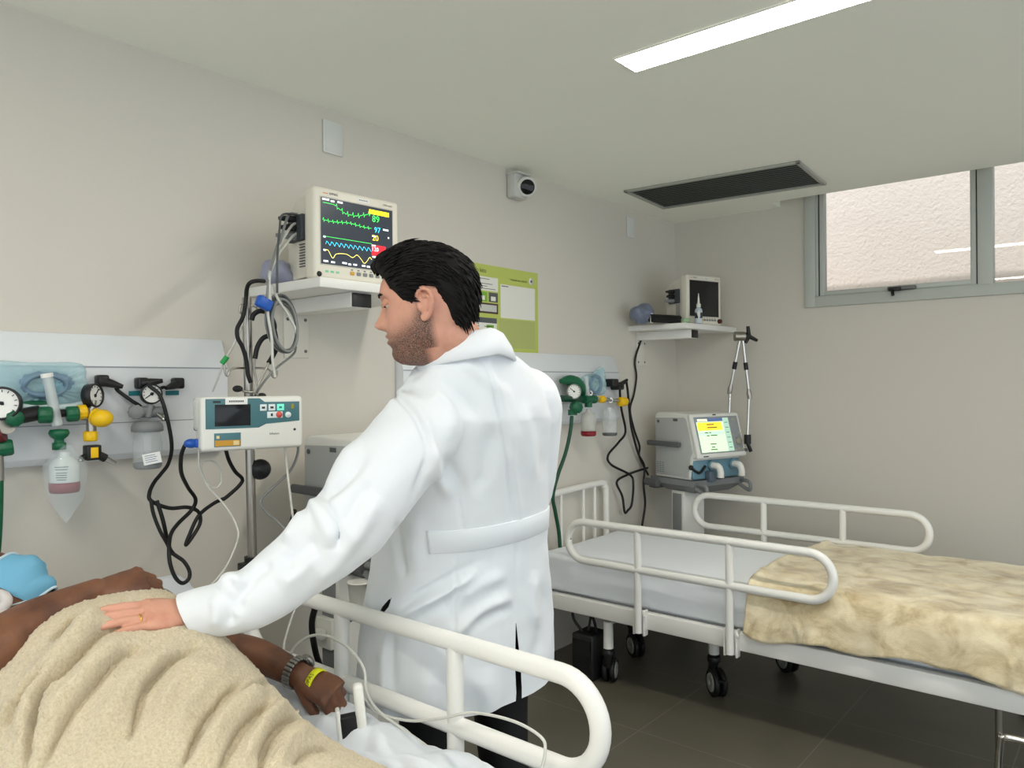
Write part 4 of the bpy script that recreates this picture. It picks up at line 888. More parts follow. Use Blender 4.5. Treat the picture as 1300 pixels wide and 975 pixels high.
for i in range(3): bt.box((.158 + i * .024, .109, .001), (.177 + i * .024, .1275, .0034), .002)
obj('keys', bt, mat('key white', (226, 234, 234), .4), k)
obj('keys', MB(PFm).box((.178, .088, .001), (.222, .106, .003), .004), mat('key white', (226, 234, 234), .4), k)
obj('stop_key', MB(PFm @ T(.212, .097, 0)).lathe([(0, .0045), (.009, .004), (.0095, 0)], 18), mat('stop red', (212, 84, 74), .4), k)
obj('round_key', MB(PFm @ T(.238, .096, 0)).lathe([(0, .004), (.0085, .0035), (.009, 0)], 18).lathe([(0, .0046), (.003, .0044), (.003, 0)], 12), mat('key white', (226, 234, 234), .4), k)
obj('start_key', MB(PFm).box((.206, .109, .003), (.226, .1275, .0038), .001), mat('start mint', (120, 226, 200), .4, emit=.4), k)
obj('indicator', MB(PFm).box((.246, .113, .001), (.255, .127, .003), .001), mat('indicator olive', (150, 142, 60), .4), k)
ic = MB(PFm)
for i in range(3): ic.box((.163 + i * .024, .115, .0034), (.172 + i * .024, .121, .0038))
ic.box((.0315, .134, .0016), (.052, .139, .002)); ic.box((.188, .093, .003), (.194, .101, .0034)); ic.text('Infusion', .009, T(.185, .0405, .0006)); ic.lathe([(0, .001), (.0035, .001), (.0035, 0)], 14, M=PFm @ T(.257, .053, 0))
obj('printed_marks', ic, ink, t)
st = MB(PFm); st.box((.064, .1285, .001), (.124, .1465, .0028), .0005); obj('paper_label', st, paper, t)
lm = MB(PFm)
for i in range(9): lm.box((.074 + i * .0045, .135, .0028), (.077 + i * .0045, .140, .0031))
obj('paper_label_print', lm, ink, t)
s = MB(PFm); s.box((.034, .012, .0), (.105, .05, .0012), .0004); kk = obj('rating_sticker', s, pump_teal, t)
obj('sticker_band', MB(PFm).box((.036, .014, .001), (.103, .03, .0016)), mat('ochre', (196, 146, 48), .5), kk)
s = MB(PFm); s.box((.085, .016, .0015), (.1, .028, .002)); s.box((.04, .035, .001), (.048, .043, .0018)); obj('sticker_print', s, mat('sticker cream', (226, 206, 150), .5), kk)
bk = MB(PFm @ T(-.016, .022, -.05)); bk.ball((0, 0, 0), .013, sc=(1.5, 1.0, 1.0)); bk.box((.008, -.012, -.012), (.022, .012, .012), .004); obj('blue_plug', bk, blue_plastic, t)
cl = MB(); cl.box((PX - .03, PYY - .035, po_.z + .04), (PX + .05, PYY + .03, po_.z + .11), .006); obj('pole_clamp', cl, mid_grey, t)
# ================================================================== VENTILATORS
vent_white = mat('ventilator shell', (226, 226, 220), .35); vent_side = mat('ventilator side', (178, 180, 178), .45); vent_teal = mat('ventilator teal', (106, 144, 160), .4)
def ventilator(o, th, label, lit, cart):
    F = FR(o, th); W, H = .40, .25
    t = thing('ventilator', label, 'ventilator', (o.x - .2, o.y + .15, 0), group='white lung ventilators on carts')
    SX = F @ Matrix(((0, 0, 1, 0), (0, 1, 0, 0), (1, 0, 0, 0), (0, 0, 0, 1)))  # poly (z, y) extruded along x
    prf = [(-.36, -.13), (-.36, H - .012), (-.335, H + .004), (-.09, H), (-.075, H - .008), (-.012, .004), (-.05, -.005), (-.07, -.13)]
    obj('housing', MB(SX).prism(prf, .006, W - .006, bev=.008), vent_white, t)
    sp = [(-.35, -.115), (-.35, H - .03), (-.115, H - .022), (-.098, H - .035), (-.05, .03), (-.07, .0), (-.085, -.115)]
    k = obj('side_panel', MB(SX).prism(sp, .001, .008, bev=.0015), vent_side, t)
    s = MB(F); s.cyl((.002, H - .05, -.325), (-.001, H - .05, -.325), .009); s.box((-.0005, H - .045, -.2), (.0015, H - .03, -.165)); 
    obj('side_mark', s, dark_grey, k)
    s = MB(F)
    for i in range(6):
        for j in range(3): s.box((.0005, -.10 + i * .011, -.34 + j * .022), (.0012, -.095 + i * .011, -.325 + j * .022))
    obj('side_print', s, mid_grey, k)
    h = MB(F); h.box((-.028, .055, -.40), (-.006, .085, -.13), .008); h.box((-.012, .058, -.36), (.006, .082, -.33), .003); h.box((-.012, .058, -.17), (.006, .082, -.14), .003); obj('side_handle', h, dark_grey, t)
    a = math.atan2(.066, H - .01); B = F @ T(0, .0, -.006) @ Matrix.Rotation(-a, 4, 'X'); L = H / math.cos(a) * 1.0
    m = MB(B); m.box((0, -.004, -.02), (W, L, .008), .012, seg=3); obj('front_bezel', m, vent_white, t)
    m = MB(B); m.box((.022, .022, .006), (W - .022, L - .022, .0095), .004); k = obj('front_panel', m, mat('panel grey', (150, 156, 160), .4), t)
    if lit:
        sx0, sy0, sw, sh = .034, .03, .265, L - .062; S = B @ T(sx0, sy0, .0095)
        def R(x0, y0, x1, y1, z=0): return MB(S).box((x0 * sw, y0 * sh, z), ((x1) * sw, y1 * sh, z + .0005))
        k2 = obj('screen', MB(S).box((0, 0, -.0005), (sw, sh, .0004)), mat('screen mint', (206, 236, 196), .3, emit=.75), k)
        obj('title_bar', R(0, .90, .82, 1, .0004), mat('screen blue', (86, 106, 150), .3, emit=.5), k2); obj('title_label', R(.04, .915, .34, .985, .0008), mat('screen cream', (240, 240, 190), .3, emit=.8), k2)
        obj('message_box', R(.02, .64, .76, .88, .0004), mat('screen amber', (250, 208, 60), .3, emit=.8), k2); obj('button_column', R(.82, 0, 1, 1, .0004), mat('screen sage', (170, 204, 184), .3, emit=.6), k2)
        obj('value_box', R(.02, .50, .78, .60, .0004), mat('screen pale', (190, 226, 200), .3, emit=.7), k2)
        q = MB(S)
        for (x, y, l_) in ((.30, .80, .22), (.30, .71, .30), (.20, .56, .10), (.33, .56, .06), (.24, .47, .08), (.36, .475, .2), (.30, .22, .18), (.28, .06, .2), (.32, .13, .1)): q.box((x * sw, y * sh, .0009), ((x + l_) * sw, (y + .028) * sh, .0013))
        for i in range(6): q.box((.86 * sw, (.1 + i * .15) * sh, .0009), (.96 * sw, (.115 + i * .15) * sh, .0013))
        obj('screen_text', q, mat('screen ink', (90, 100, 70), .5), k2)
    else:
        obj('screen', MB(B).box((.034, .03, .009), (.30, L - .03, .0099)), screen_dark, k)
    kk = MB(B @ T(W - .055, .085, .0095)); kk.lathe([(0, .016), (.018, .016), (.022, .012), (.024, 0)], 24); obj('dial_knob', kk, mat('knob sand', (150, 148, 132), .4), k)
    q = MB(B)
    for (x, y) in ((-.085, .035), (-.028, .035), (-.085, .125), (-.03, .13), (-.055, .04)): q.lathe([(0, .0035), (.009, .003), (.01, 0)], 14, M=B @ T(W + x, y, .0095))
    q.box((W - .075, L - .05, .009), (W - .045, L - .035, .012), .002); obj('keys', q, mat('key sand', (168, 166, 150), .4), k)
    obj('printed_marks', MB(B).box((W * .45, L - .015, .008), (W * .52, L - .008, .0085)).box((.04, .004, .008), (.08, .01, .0085)), ink, k)
    # lower front with hose ports
    m = MB(F); m.box((.01, -.125, -.10), (W - .01, -.004, -.052), .004); k = obj('port_panel', m, vent_teal, t)
    for x in (.15, W - .075):
        q = MB(F); q.tube(spline([(x, -.05, -.06), (x, -.05, -.02), (x + .004, -.055, .005), (x + .008, -.085, .016), (x + .008, -.115, .016)], 5), .019, 14); obj('hose_port', q, white_plastic, k)
        obj('port_ring', MB(F).cyl((x, -.05, -.055), (x, -.05, -.035), .029), vent_teal, k)
    q = MB(F); q.box((.10, -.14, -.05), (.15, -.08, -.01), .004); obj('filter_cup', q, mat('cup smoke', (86, 100, 112), .2), k)
    q = MB(F); q.tube(spline([(.0, -.055, -.06), (.03, -.08, -.045), (.06, -.085, -.045), (.10, -.05, -.045)], 5), .008, 8); q.ball((.0, -.055, -.06), .014); obj('drain_tube', q, black_rubber, k)
    # tray with handles
    m = MB(F); rs = [[(x0, y, z0), (x1, y, z0), (x1, y, z1), (x0, y, z1)] for (y, x0, x1, z0, z1) in ((-.132, -.006, W + .006, -.39, -.03), (-.165, -.004, W + .004, -.385, -.035), (-.21, .06, W - .06, -.30, -.09))]
    m.loft(rs[::-1], smooth=False); obj('tray', m, dark_grey if not lit else mid_grey, t)
    for s in (0, 1):
        x = .02 if s == 0 else W - .02
        m = MB(F); m.tube(spline([(x, -.15, -.06), (x, -.148, .0), (x, -.16, .035), (x, -.195, .04), (x, -.20, .02), (x, -.175, -.04)], 6), .011, 10); obj('tray_handle', m, mid_grey, t)
    q = MB(F); q.cyl((-.03, -.165, -.40), (-.03, -.165, -.30), .022); q.box((-.02, -.20, -.39), (.05, -.15, -.33), .005); obj('rear_bracket', q, dark_grey, t)
    x0, x1, zc = cart
    zb = o.z - .205
    def W_(p): return F @ V(p)
    m = MB(F); m.box((x0, -o.z + .12, zc - .05), (x1, -.205, zc + .05), .006); k = obj('cart_column', m, vent_white, t)
    m = MB(F); m.box((x0 - .006, -o.z + .14, zc - .035), (x0 + .001, -.22, zc + .035), .002); obj('column_rail', m, mid_grey, k)
    m = MB(F); cx = (x0 + x1) / 2
    m.box((cx - .06, -o.z + .075, zc - .06), (cx + .06, -o.z + .13, zc + .06), .01)
    for sx in (-1, 1):
        for sz in (-1, 1): m.tube([(cx, -o.z + .10, zc), (cx + sx * .19, -o.z + .085, zc + sz * .19)], [.026, .018], 10)
    obj('cart_base', m, mid_grey, t)
    for sx in (-1, 1):
        for sz in (-1, 1):
            q = MB(F); c = V((cx + sx * .19, -o.z + .032, zc + sz * .19)); q.cyl(c + V((-.013, 0, 0)), c + V((.013, 0, 0)), .032, n=22); q.cyl(c + V((0, 0, 0)), c + V((0, .05, 0)), .011); obj('caster', q, black_rubber, t)
    return t, F
ventilator(V((.45, -.60, .97)), 18, 'white lung ventilator with a lit yellow and green screen, in the room corner', True, (.03, .20, -.2))
v1, VF = ventilator(V((.50, -3.012, .975)), 2, 'white lung ventilator half hidden behind the doctor', False, (-.005, .155, -.2))
# fittings on the near cart column
t = v1
m = MB(VF); m.box((-.03, -.44, -.24), (-.004, -.34, -.16), .004); m.box((-.055, -.41, -.225), (-.028, -.37, -.175), .012); obj('rail_clamp', m, white_plastic, t)
c = onx(456, 752, .47); m = MB(T(c.x, c.y, c.z)); m.lathe([(.028, -.05), (.035, .03), (.039, .032), (.037, .036), (.032, .03), (.026, -.045), (0, -.045)], 24); obj('cup_holder', m, white_plastic, t)
m = MB(); q = onx(461, 820, .46); m.ball(q + V((0, .01, .04)), .02, sc=(1, 1, 1.3)); m.tube([q + V((0, 0, .05)), q + V((0, -.0, -.01))], [.012, .008], 10); obj('water_trap', m, mat('trap', (176, 178, 176), .3), t)
m = MB(VF @ T(.04, -.36, -.149) @ Matrix.Rotation(.25, 4, 'Z')); m.text('D.A.', .035, T(0, 0, .0006)); obj('column_mark', m, ink, t)
obj('cable', MB().tube(spline([onx(404, 760, .40), onx(396, 790, .38), onx(400, 825, .38), onx(408, 850, .36), onx(418, 880, .3)], 6), .010, 8), black_cable, t)
obj('cable', MB().tube(spline([onx(374, 648, .25), onx(366, 680, .2), onx(360, 720, .15), onx(356, 780, .1)], 6), .008, 8), black_cable, t)
# hose support arm on the far ventilator
t = thing('support_arm', 'jointed steel hose arm with black lever, on the far ventilator', 'support arm', ony(930, 560, -.2))
J = ony(940, 427, -.22); A1, A2, A3 = ony(933, 462, -.22), ony(927, 494, -.22), ony(925, 545, -.24); B1, B2, B3 = ony(946, 465, -.2), ony(951, 500, -.2), ony(949, 556, -.22)
obj('joint', MB().cyl(J - RT * .035, J + RT * .025, .028, n=22), steel, t)
q = MB(); q.tube([J + RT * .02, J + RT * .05], [.026, .018], 12); e = J + RT * .05; q.tube([e, e + V((0, 0, .06)) - RT * .005], [.014, .010], 10); q.tube([e, e + RT * .05 + V((0, 0, -.025))], [.014, .009], 10); q.tube([e, e + V((0, 0, -.04)) - RT * .02], [.013, .009], 10); obj('lever', q, black_plastic, t)
for (a, b, c, n) in ((J, A1, A2, 0), (J + RT * .012, B1, B2, 1)):
    obj('arm_rod', MB().tube([a, c], .009, 10), chrome, t)
    d = (c - a).normalized(); p = a + (c - a) * (.55 if n == 0 else .52); obj('sleeve', MB().cyl(p - d * .022, p + d * .022, .013), black_plastic, t)
    obj('ferrule', MB().tube([c - d * .03, c, c + d * .03], [.010, .016, .013], 12), steel, t)
obj('arm_rod', MB().tube([A2, A3], .008, 10), chrome, t); obj('arm_rod', MB().tube([B2, B3], .008, 10), chrome, t)
q = MB(); q.tube([B3 + V((0, 0, .02)), B3 + V((0, 0, -.035))], .02, 12); q.tube([B3 + V((.0, 0, -.03)), B3 + RT * .02 + V((0, 0, -.08))], .011, 8); obj('hose_holder', q, black_plastic, t)
obj('arm_bracket', MB().tube([A3, A3 + V((-.02, 0, -.12)), V((.38, -.34, 1.0))], .011, 8).tube([B3 + V((0, 0, -.07)), V((.40, -.3, 1.0))], .009, 8), dark_grey, t)
# ================================================================== CABLES BY THE DRIP STAND
def c3(x, y, d=.16): return onx(180 + x / 3.25, 480 + y / 3.25, d)
def cable(name, pts, r, mt, label, k=8, cat='cable', grp=None): return obj(name, MB().tube(spline(pts, k), r, 8), mt, label=label, cat=cat, group=grp)
cable('power_cable', [c3(198, 262, .30), c3(180, 275, .3), c3(163, 320, .28), c3(163, 390, .24), c3(190, 450, .2), c3(222, 500, .17), c3(205, 545, .16), c3(150, 600, .17), c3(120, 645, .19), c3(112, 710, .22), c3(118, 770, .235), c3(140, 825, .245), c3(168, 846, .245), c3(194, 828, .245), c3(196, 795, .24), c3(172, 755, .23), c3(128, 722, .21), c3(108, 680, .16), c3(88, 590, .16), c3(62, 505, .15)], .0058, black_cable, 'black cord from the pump, hanging in a loop onto the mattress')
cable('power_cable', [c3(38, 505, .15), c3(48, 560, .155), c3(75, 630, .165), c3(108, 690, .17), c3(118, 730, .165)], .0055, black_cable, 'short black cord slanting down beside the suction jar')
cable('power_cable', [c3(345, 290, .27), c3(360, 340, .26), c3(385, 385, .25), c3(414, 415, .24), c3(405, 440, .23), c3(365, 478, .22), c3(335, 502, .21)], .0058, black_cable, 'black cord dropping from the middle of the pump base')
cable('drip_line', [c3(235, 292, .36), c3(238, 360, .34), c3(262, 425, .33), c3(300, 455, .33), c3(328, 430, .33), c3(322, 375, .33), c3(290, 342, .33), c3(255, 348, .33), c3(246, 380, .33), c3(275, 450, .33), c3(330, 510, .34), c3(378, 580, .36), c3(398, 645, .38), c3(380, 710, .4), c3(340, 790, .44), c3(280, 860, .48), c3(190, 945, .55)], .0028, pale_cable, 'thin grey infusion line curling from the pump to the patient')
cable('sensor_cable', [onx(366, 540, .36), onx(376, 555, .35), onx(378, 575, .34), onx(368, 598, .33), onx(345, 620, .33), onx(331, 636, .33), onx(338, 650, .34), onx(352, 662, .36), onx(368, 678, .4)], .0042, grey_cable, 'grey cable from the right side of the pump')
cable('drip_line', [onx(361, 564, .40), onx(365, 600, .41), onx(371, 650, .43), onx(375, 680, .45), onx(378, 720, .5)], .0036, pale_cable, 'straight pale infusion line falling from the right end of the pump')
# monitor leads
K = dict(cat='cable')
t = thing('monitor_leads', 'bundle of pale monitor leads hanging in a coil below the lit monitor', 'cable', onx(372, 415, .36))
for i, (a, b) in enumerate((((378, 272), (352, 312)), ((383, 284), (350, 318)), ((386, 296), (354, 322)))):
    obj('lead', MB().tube(spline([onx(*a, .24), onx(a[0] - 12, a[1] + 2, .26), onx(b[0] + 4, b[1] - 6, .30), onx(*b, .34), onx(343, 345, .40), onx(340 + i, 368, .42), onx(338 + i * 3, 388, .41)], 7), .0045, 8), (grey_cable, pale_cable, pale_cable)[i], t)
obj('lead', MB().tube(spline([onx(388, 275, .25), onx(360, 272, .28), onx(355, 290, .36), onx(352, 330, .42), onx(352, 372, .42)], 7), .0035, 8), mat('dark cable', (74, 78, 80), .5), t)
obj('lead', MB().tube(spline([onx(339, 388, .40), onx(341, 405, .4), onx(345, 430, .4), onx(346, 455, .4), onx(349, 478, .39)], 7), .0042, 8), pale_cable, t)
obj('lead', MB().tube(spline([onx(347, 360, .41), onx(352, 378, .41), onx(366, 400, .4), onx(376, 420, .4), onx(378, 432, .4)], 7), .0042, 8), pale_cable, t)
for i in range(5):
    cx, cy = 357 + i * 1.2, 411 + (i % 3) * 2; rx, ry = 19 - i * .9, 36 - 3 * (i % 3); P0 = []
    for q in np.linspace(0, 2 * PI, 16)[:-1]: P0.append(onx(cx + rx * math.cos(q) + 4 * math.sin(q), cy + ry * math.sin(q), .37 + .008 * i + .006 * math.sin(2 * q)))
    obj('lead', MB().tube(spline(P0, 4, True), .0046, 8, closed=True), (grey_cable, mat('dark cable', (74, 78, 80), .5), grey_cable, mat('dark cable', (74, 78, 80), .5), grey_cable)[i], t)
obj('lead', MB().tube(spline([onx(376, 440, .38), onx(372, 450, .37), onx(350, 468, .35), onx(335, 485, .33), onx(322, 505, .32)], 7), .0035, 8), grey_cable, t)
b = onx(336, 385, .41); m = MB(T(b.x, b.y, b.z)); m.box((-.012, -.026, -.018), (.012, .022, .016), .006, M=T(b.x, b.y, b.z) @ Matrix.Rotation(-.4, 4, 'X')); obj('cable_clip', m, blue_plastic, t, label='blue cable clip')
# drip tube with green clamp by the upper hook
t = thing('drip_tube', 'thin clear tube with a green clamp, slanting from the drip stand to the wall panel', 'tube', onx(262, 508, .2))
obj('tube', MB().tube([c7(225, 350, .3), c7(150, 520, .28), c7(85, 635, .26), c7(0, 850, .2)], .003, 8), pale_cable, t); q = c7(82, 637, .262); obj('clamp', MB().tube([c7(100, 610, .265), c7(62, 660, .258)], .008, 8), mat('clamp green', (40, 160, 80), .4), t)
# stethoscope
t = thing('stethoscope', 'black stethoscope slung over the top of the drip stand', 'stethoscope', c7(260, 880, .32))
obj('tubing', MB().tube(spline([c7(355, 92, .36), c7(300, 90, .37), c7(255, 105, .36), c7(235, 145, .34), c7(230, 200, .325), c7(222, 270, .325), c7(205, 345, .325), c7(170, 415, .325), c7(172, 480, .325), c7(205, 545, .325), c7(232, 640, .322), c7(242, 730, .32), c7(262, 790, .32)], 7), .0062, 10), black_rubber, t)
obj('tubing', MB().tube(spline([c7(268, 360, .335), c7(282, 322, .34), c7(320, 298, .345), c7(368, 305, .35), c7(405, 345, .352), c7(425, 405, .352), c7(405, 455, .35), c7(345, 485, .345), c7(308, 545, .34), c7(290, 625, .335)], 7), .0075, 10), black_rubber, t)
obj('tubing', MB().tube(spline([c7(385, 320, .346), c7(410, 385, .344), c7(432, 470, .342), c7(437, 550, .34), c7(412, 610, .34), c7(385, 655, .34)], 7), .0075, 10), black_rubber, t)
obj('binaural', MB().tube(spline([c7(388, 650, .34), c7(350, 735, .335), c7(318, 800, .33), c7(290, 860, .33), c7(318, 878, .33)], 7), .0034, 8), steel, t)
obj('binaural', MB().tube(spline([c7(290, 620, .335), c7(286, 700, .33), c7(300, 780, .33), c7(290, 845, .33), c7(240, 855, .33), c7(190, 838, .33)], 7), .0034, 8), steel, t)
obj('ear_tip', MB().ball(c7(172, 832, .33), .010, sc=(1, 1.6, 1)), black_rubber, t); obj('ear_tip', MB().ball(c7(338, 880, .33), .009, sc=(1, 1.6, 1)), black_rubber, t)
cable('lead', [onx(218 + 95, 900 - 0, .3), onx(313, 900, .3)], .003, grey_cable, 'x') if False else None
# ================================================================== PEOPLE
from mathutils.bvhtree import BVHTree
def ell(c, ax, ay, a, b, n=40, pw=2.0):
    out = []
    for k in range(n):
        t = 2 * PI * k / n; cx, sx = math.cos(t), math.sin(t)
        out.append(V(c) + V(ax) * (a * math.copysign(abs(cx) ** (2 / pw), cx)) + V(ay) * (b * math.copysign(abs(sx) ** (2 / pw), sx)))
    return out
def limb(mb, pts, rad, k=6, n=20):
    P = spline(pts, k); R = list(np.interp(np.linspace(0, len(pts) - 1, len(P)), range(len(pts)), rad)); mb.tube(P, R, n)
    mb.ball(P[0], R[0] * .99, n=10); mb.ball(P[-1], R[-1] * .99, n=10); return mb
# ------------------------------------------------------------------ head
HZ = [-.124, -.118, -.112, -.10, -.088, -.076, -.064, -.058, -.05, -.044, -.03, 0, .02, .03, .045, .065, .085, .10, .112, .118]
HF = [.020, .052, .072, .086, .089, .086, .092, .089, .0935, .091, .088, .086, .088, .092, .094, .088, .074, .056, .030, .002]
HBZ = [-.124, -.10, -.08, -.05, -.02, .01, .05, .08, .10, .112, .118]
HB = [.02, .045, .058, .078, .092, .100, .100, .084, .060, .034, .002]
HWZ = [-.124, -.115, -.10, -.085, -.07, -.04, 0, .03, .05, .075, .095, .11, .118]
HW = [.012, .030, .046, .056, .063, .070, .075, .0765, .076, .066, .048, .024, .002]
def head_pt(phi, z, nose=1.0):
    c, s = math.cos(phi), math.sin(phi)
    f, b, w = np.interp(z, HZ, HF), np.interp(z, HBZ, HB), np.interp(z, HWZ, HW)
    x = (f * abs(c) ** .88 if c > 0 else -b * abs(c) ** .95); y = w * math.copysign(abs(s) ** .92, s)
    if c > 0:
        nz = np.interp(z, [-.042, -.036, -.029, -.022, -.014, 0, .012, .022, .032], [0, .006, .024, .031, .027, .017, .010, .005, 0]); sg = np.interp(z, [-.03, -.02, 0, .03], [.0155, .0145, .010, .008])
        x += nose * nz * math.exp(-(y / sg) ** 2)
        ay = abs(y)
        x += nose * (-.011 * math.exp(-((ay - .032) / .015) ** 2 - ((z - .021) / .012) ** 2) + .0075 * math.exp(-((ay - .032) / .011) ** 2 - ((z - .018) / .008) ** 2) + .004 * math.exp(-((ay - .03) / .02) ** 2 - ((z - .038) / .007) ** 2))
        x += nose * (.005 * math.exp(-(y / .021) ** 2 - ((z + .0475) / .0045) ** 2) + .0055 * math.exp(-(y / .019) ** 2 - ((z + .0605) / .005) ** 2) - .004 * math.exp(-(y / .024) ** 2 - ((z + .054) / .0025) ** 2))
    return V((x, y, z))
def add_head(mb, M):
    zs = list(np.linspace(-.1235, .1175, 84)); n = 96
    mb.loft([[head_pt(2 * PI * k / n, z) for k in range(n)] for z in zs], M=M)
    for s in (-1, 1):
        E = M @ Matrix.Translation((-.008, s * .076, -.002)) @ Matrix.Rotation(s * -.30, 4, 'Z') @ Matrix.Rotation(-.12, 4, 'Y')
        rim = spline([(.012, s * .001, -.012), (.016, s * .004, .008), (.014, s * .009, .024), (.002, s * .013, .033), (-.014, s * .016, .027), (-.021, s * .017, .010), (-.017, s * .014, -.010), (-.008, s * .008, -.024), (.004, s * .004, -.030), (.010, s * .002, -.022)], 6)
        mb.tube(rim, .0046, 8, M=E); mb.ball((0, s * .004, -.022), .0095, M=E, n=8, sc=(1, .6, 1.1)); mb.ball((-.001, s * .001, .004), .02, M=E, n=10, sc=(.95, .28, 1.4))
        mb.tube(spline([(.004, s * .008, .018), (-.010, s * .011, .016), (-.012, s * .010, 0), (-.002, s * .006, -.014)], 5), .0035, 6, M=E); mb.ball((.013, s * .004, -.004), .006, M=E, n=8, sc=(.7, .8, 1.1))
def hair_cap(M, hl, th, jit=.004, seed=1, strands=500, quiff=.0, slen=.04, smax=1):
    mb = MB(); n = 96; m = 26; rings = []
    r = random.Random(seed); HLp = [h[0] for h in hl]; HLz = [h[1] for h in hl]; THp = [h[0] for h in th]; THv = [h[1] for h in th]
    def P(phi, s, off=1.0):
        a = abs((math.degrees(phi) + 180) % 360 - 180); z0 = np.interp(a, HLp, HLz) + .003 * math.sin(phi * 23 + seed); z = z0 + (.1172 - z0) * s
        p = head_pt(phi, z, 0); nrm = V((p.x, p.y, max(0, p.z) * 1.05 + .03 * s)).normalized()
        t = np.interp(a, THp, THv) * (1 - s) + .026 * s; t *= min(1, s * 6 + .12)
        q = p + nrm * t * off
        g = math.exp(-(a / 48) ** 2) * math.exp(-((z - .092) / .03) ** 2); q.x += quiff * g; q.z += quiff * .35 * g
        c = noise.noise(V((phi * 3, s * 2.2, seed))) * jit + noise.noise(V((phi * 14, s * 5, seed + 4))) * jit * .7
        return q + nrm * c * min(1, s * 5), nrm
    for j in range(m + 1):
        s = j / m; rings.append([P(2 * PI * k / n, s)[0] for k in range(n)])
    inner = [[P(2 * PI * k / n, s, -.2)[0] for k in range(n)] for s in (0, .0)]
    mb.loft([[P(2 * PI * k / n, .0, -.6)[0] for k in range(n)]] + rings, M=M, capa=False)
    for i in range(strands):
        phi = r.uniform(-PI, PI); s = r.random() ** 1.0 * smax; p, nr = P(phi, s); q = [p - nr * .003]
        d = V((-1, 0.25 * r.uniform(-1, 1), -.25 if p.x > -.02 else -1.0)); d = (d - nr * d.dot(nr))
        if d.length < 1e-4: continue
        d.normalize(); L = slen * r.uniform(.5, 1.1)
        for k in range(1, 5):
            pp = q[-1] + d * L / 4 + nr * (.0026 - .0006 * k); q.append(pp); rad = V((pp.x, pp.y, max(pp.z, 0))).normalized(); d = (d - rad * d.dot(rad) * .9 + V((0, 0, -.10))).normalized()
        mb.tube(q, [.0022, .0026, .0022, .0014, .0003], 5, M=M, cap=False)
    return mb
# ------------------------------------------------------------------ hand
def hand(mb, M, side, curl, spread=.06, thumb=(.55, .75, -.25), sc=1.0, tcurl=.3):
    """wrist at the origin, fingers along +X, back of the hand +Z; side=+1 puts the thumb at +Y"""
    Mh = M @ Matrix.Diagonal((sc, sc * side, sc, 1)); K = []
    for x, w, t, zc in ((-.02, .027, .020, 0), (0, .027, .019, 0), (.025, .034, .019, -.001), (.055, .040, .017, -.002), (.08, .042, .0145, -.002), (.098, .039, .0115, -.003)): K.append(ell((x, -.001, zc), (0, 1, 0), (0, 0, 1), w, t, 24, 2.4))
    mb.loft(K, M=Mh)
    for i, (y, L, r0) in enumerate(((.029, (.042, .026, .022), .0092), (.0095, (.046, .029, .023), .0095), (-.0105, (.043, .027, .022), .0092), (-.029, (.034, .021, .020), .0080))):
        a = 0; x = .088 - (.004 if i in (0, 3) else 0) - (.006 if i == 3 else 0); p = V((x - .015, y * .96, -.003)); pts = [p, V((x, y, -.003))]; rr = [r0 * 1.05, r0 * 1.05]; yaw = (1.5 - i) * spread
        for j in range(3):
            a += curl[i][j]; d = V((math.cos(a) * math.cos(yaw), math.sin(yaw) * math.cos(a), -math.sin(a))); pts.append(pts[-1] + d * L[j]); rr.append(r0 * (.98, .90, .74)[j])
        P = []; R = []
        for j in range(len(pts) - 1):
            for q in range(4): P.append(pts[j].lerp(pts[j + 1], q / 4)); R.append(rr[j] + (rr[j + 1] - rr[j]) * q / 4)
        P.append(pts[-1]); R.append(rr[-1]); mb.tube(P, R, 12, M=Mh)
        for j in range(2, 5): mb.ball(pts[j], rr[j] * (1.06 if j < 4 else 1.0), M=Mh, n=8)
        mb.ball(pts[1] + V((0, 0, .004)), r0 * 1.15, M=Mh, n=8)
    d = V(thumb).normalized(); p0 = V((.018, .020, -.006)); p1 = p0 + d * .045; d2 = (d + V((tcurl, -tcurl * .4, -.12))).normalized(); p2 = p1 + d2 * .032; p3 = p2 + (d2 + V((tcurl * .5, 0, -.05))).normalized() * .024
    mb.tube(spline([p0, p1, p2, p3], 5), list(np.interp(np.linspace(0, 3, 16), [0, 1, 2, 3], [.016, .0125, .0105, .0082])), 12, M=Mh)
    for p, r in ((p0, .016), (p2, .0108), (p3, .0083)): mb.ball(p, r, M=Mh, n=8)
def basis(o, x, z):
    x = V(x).normalized(); z = V(z); z = (z - x * z.dot(x)).normalized(); y = z.cross(x)
    return Matrix(((x.x, y.x, z.x, o[0]), (x.y, y.y, z.y, o[1]), (x.z, y.z, z.z, o[2]), (0, 0, 0, 1)))
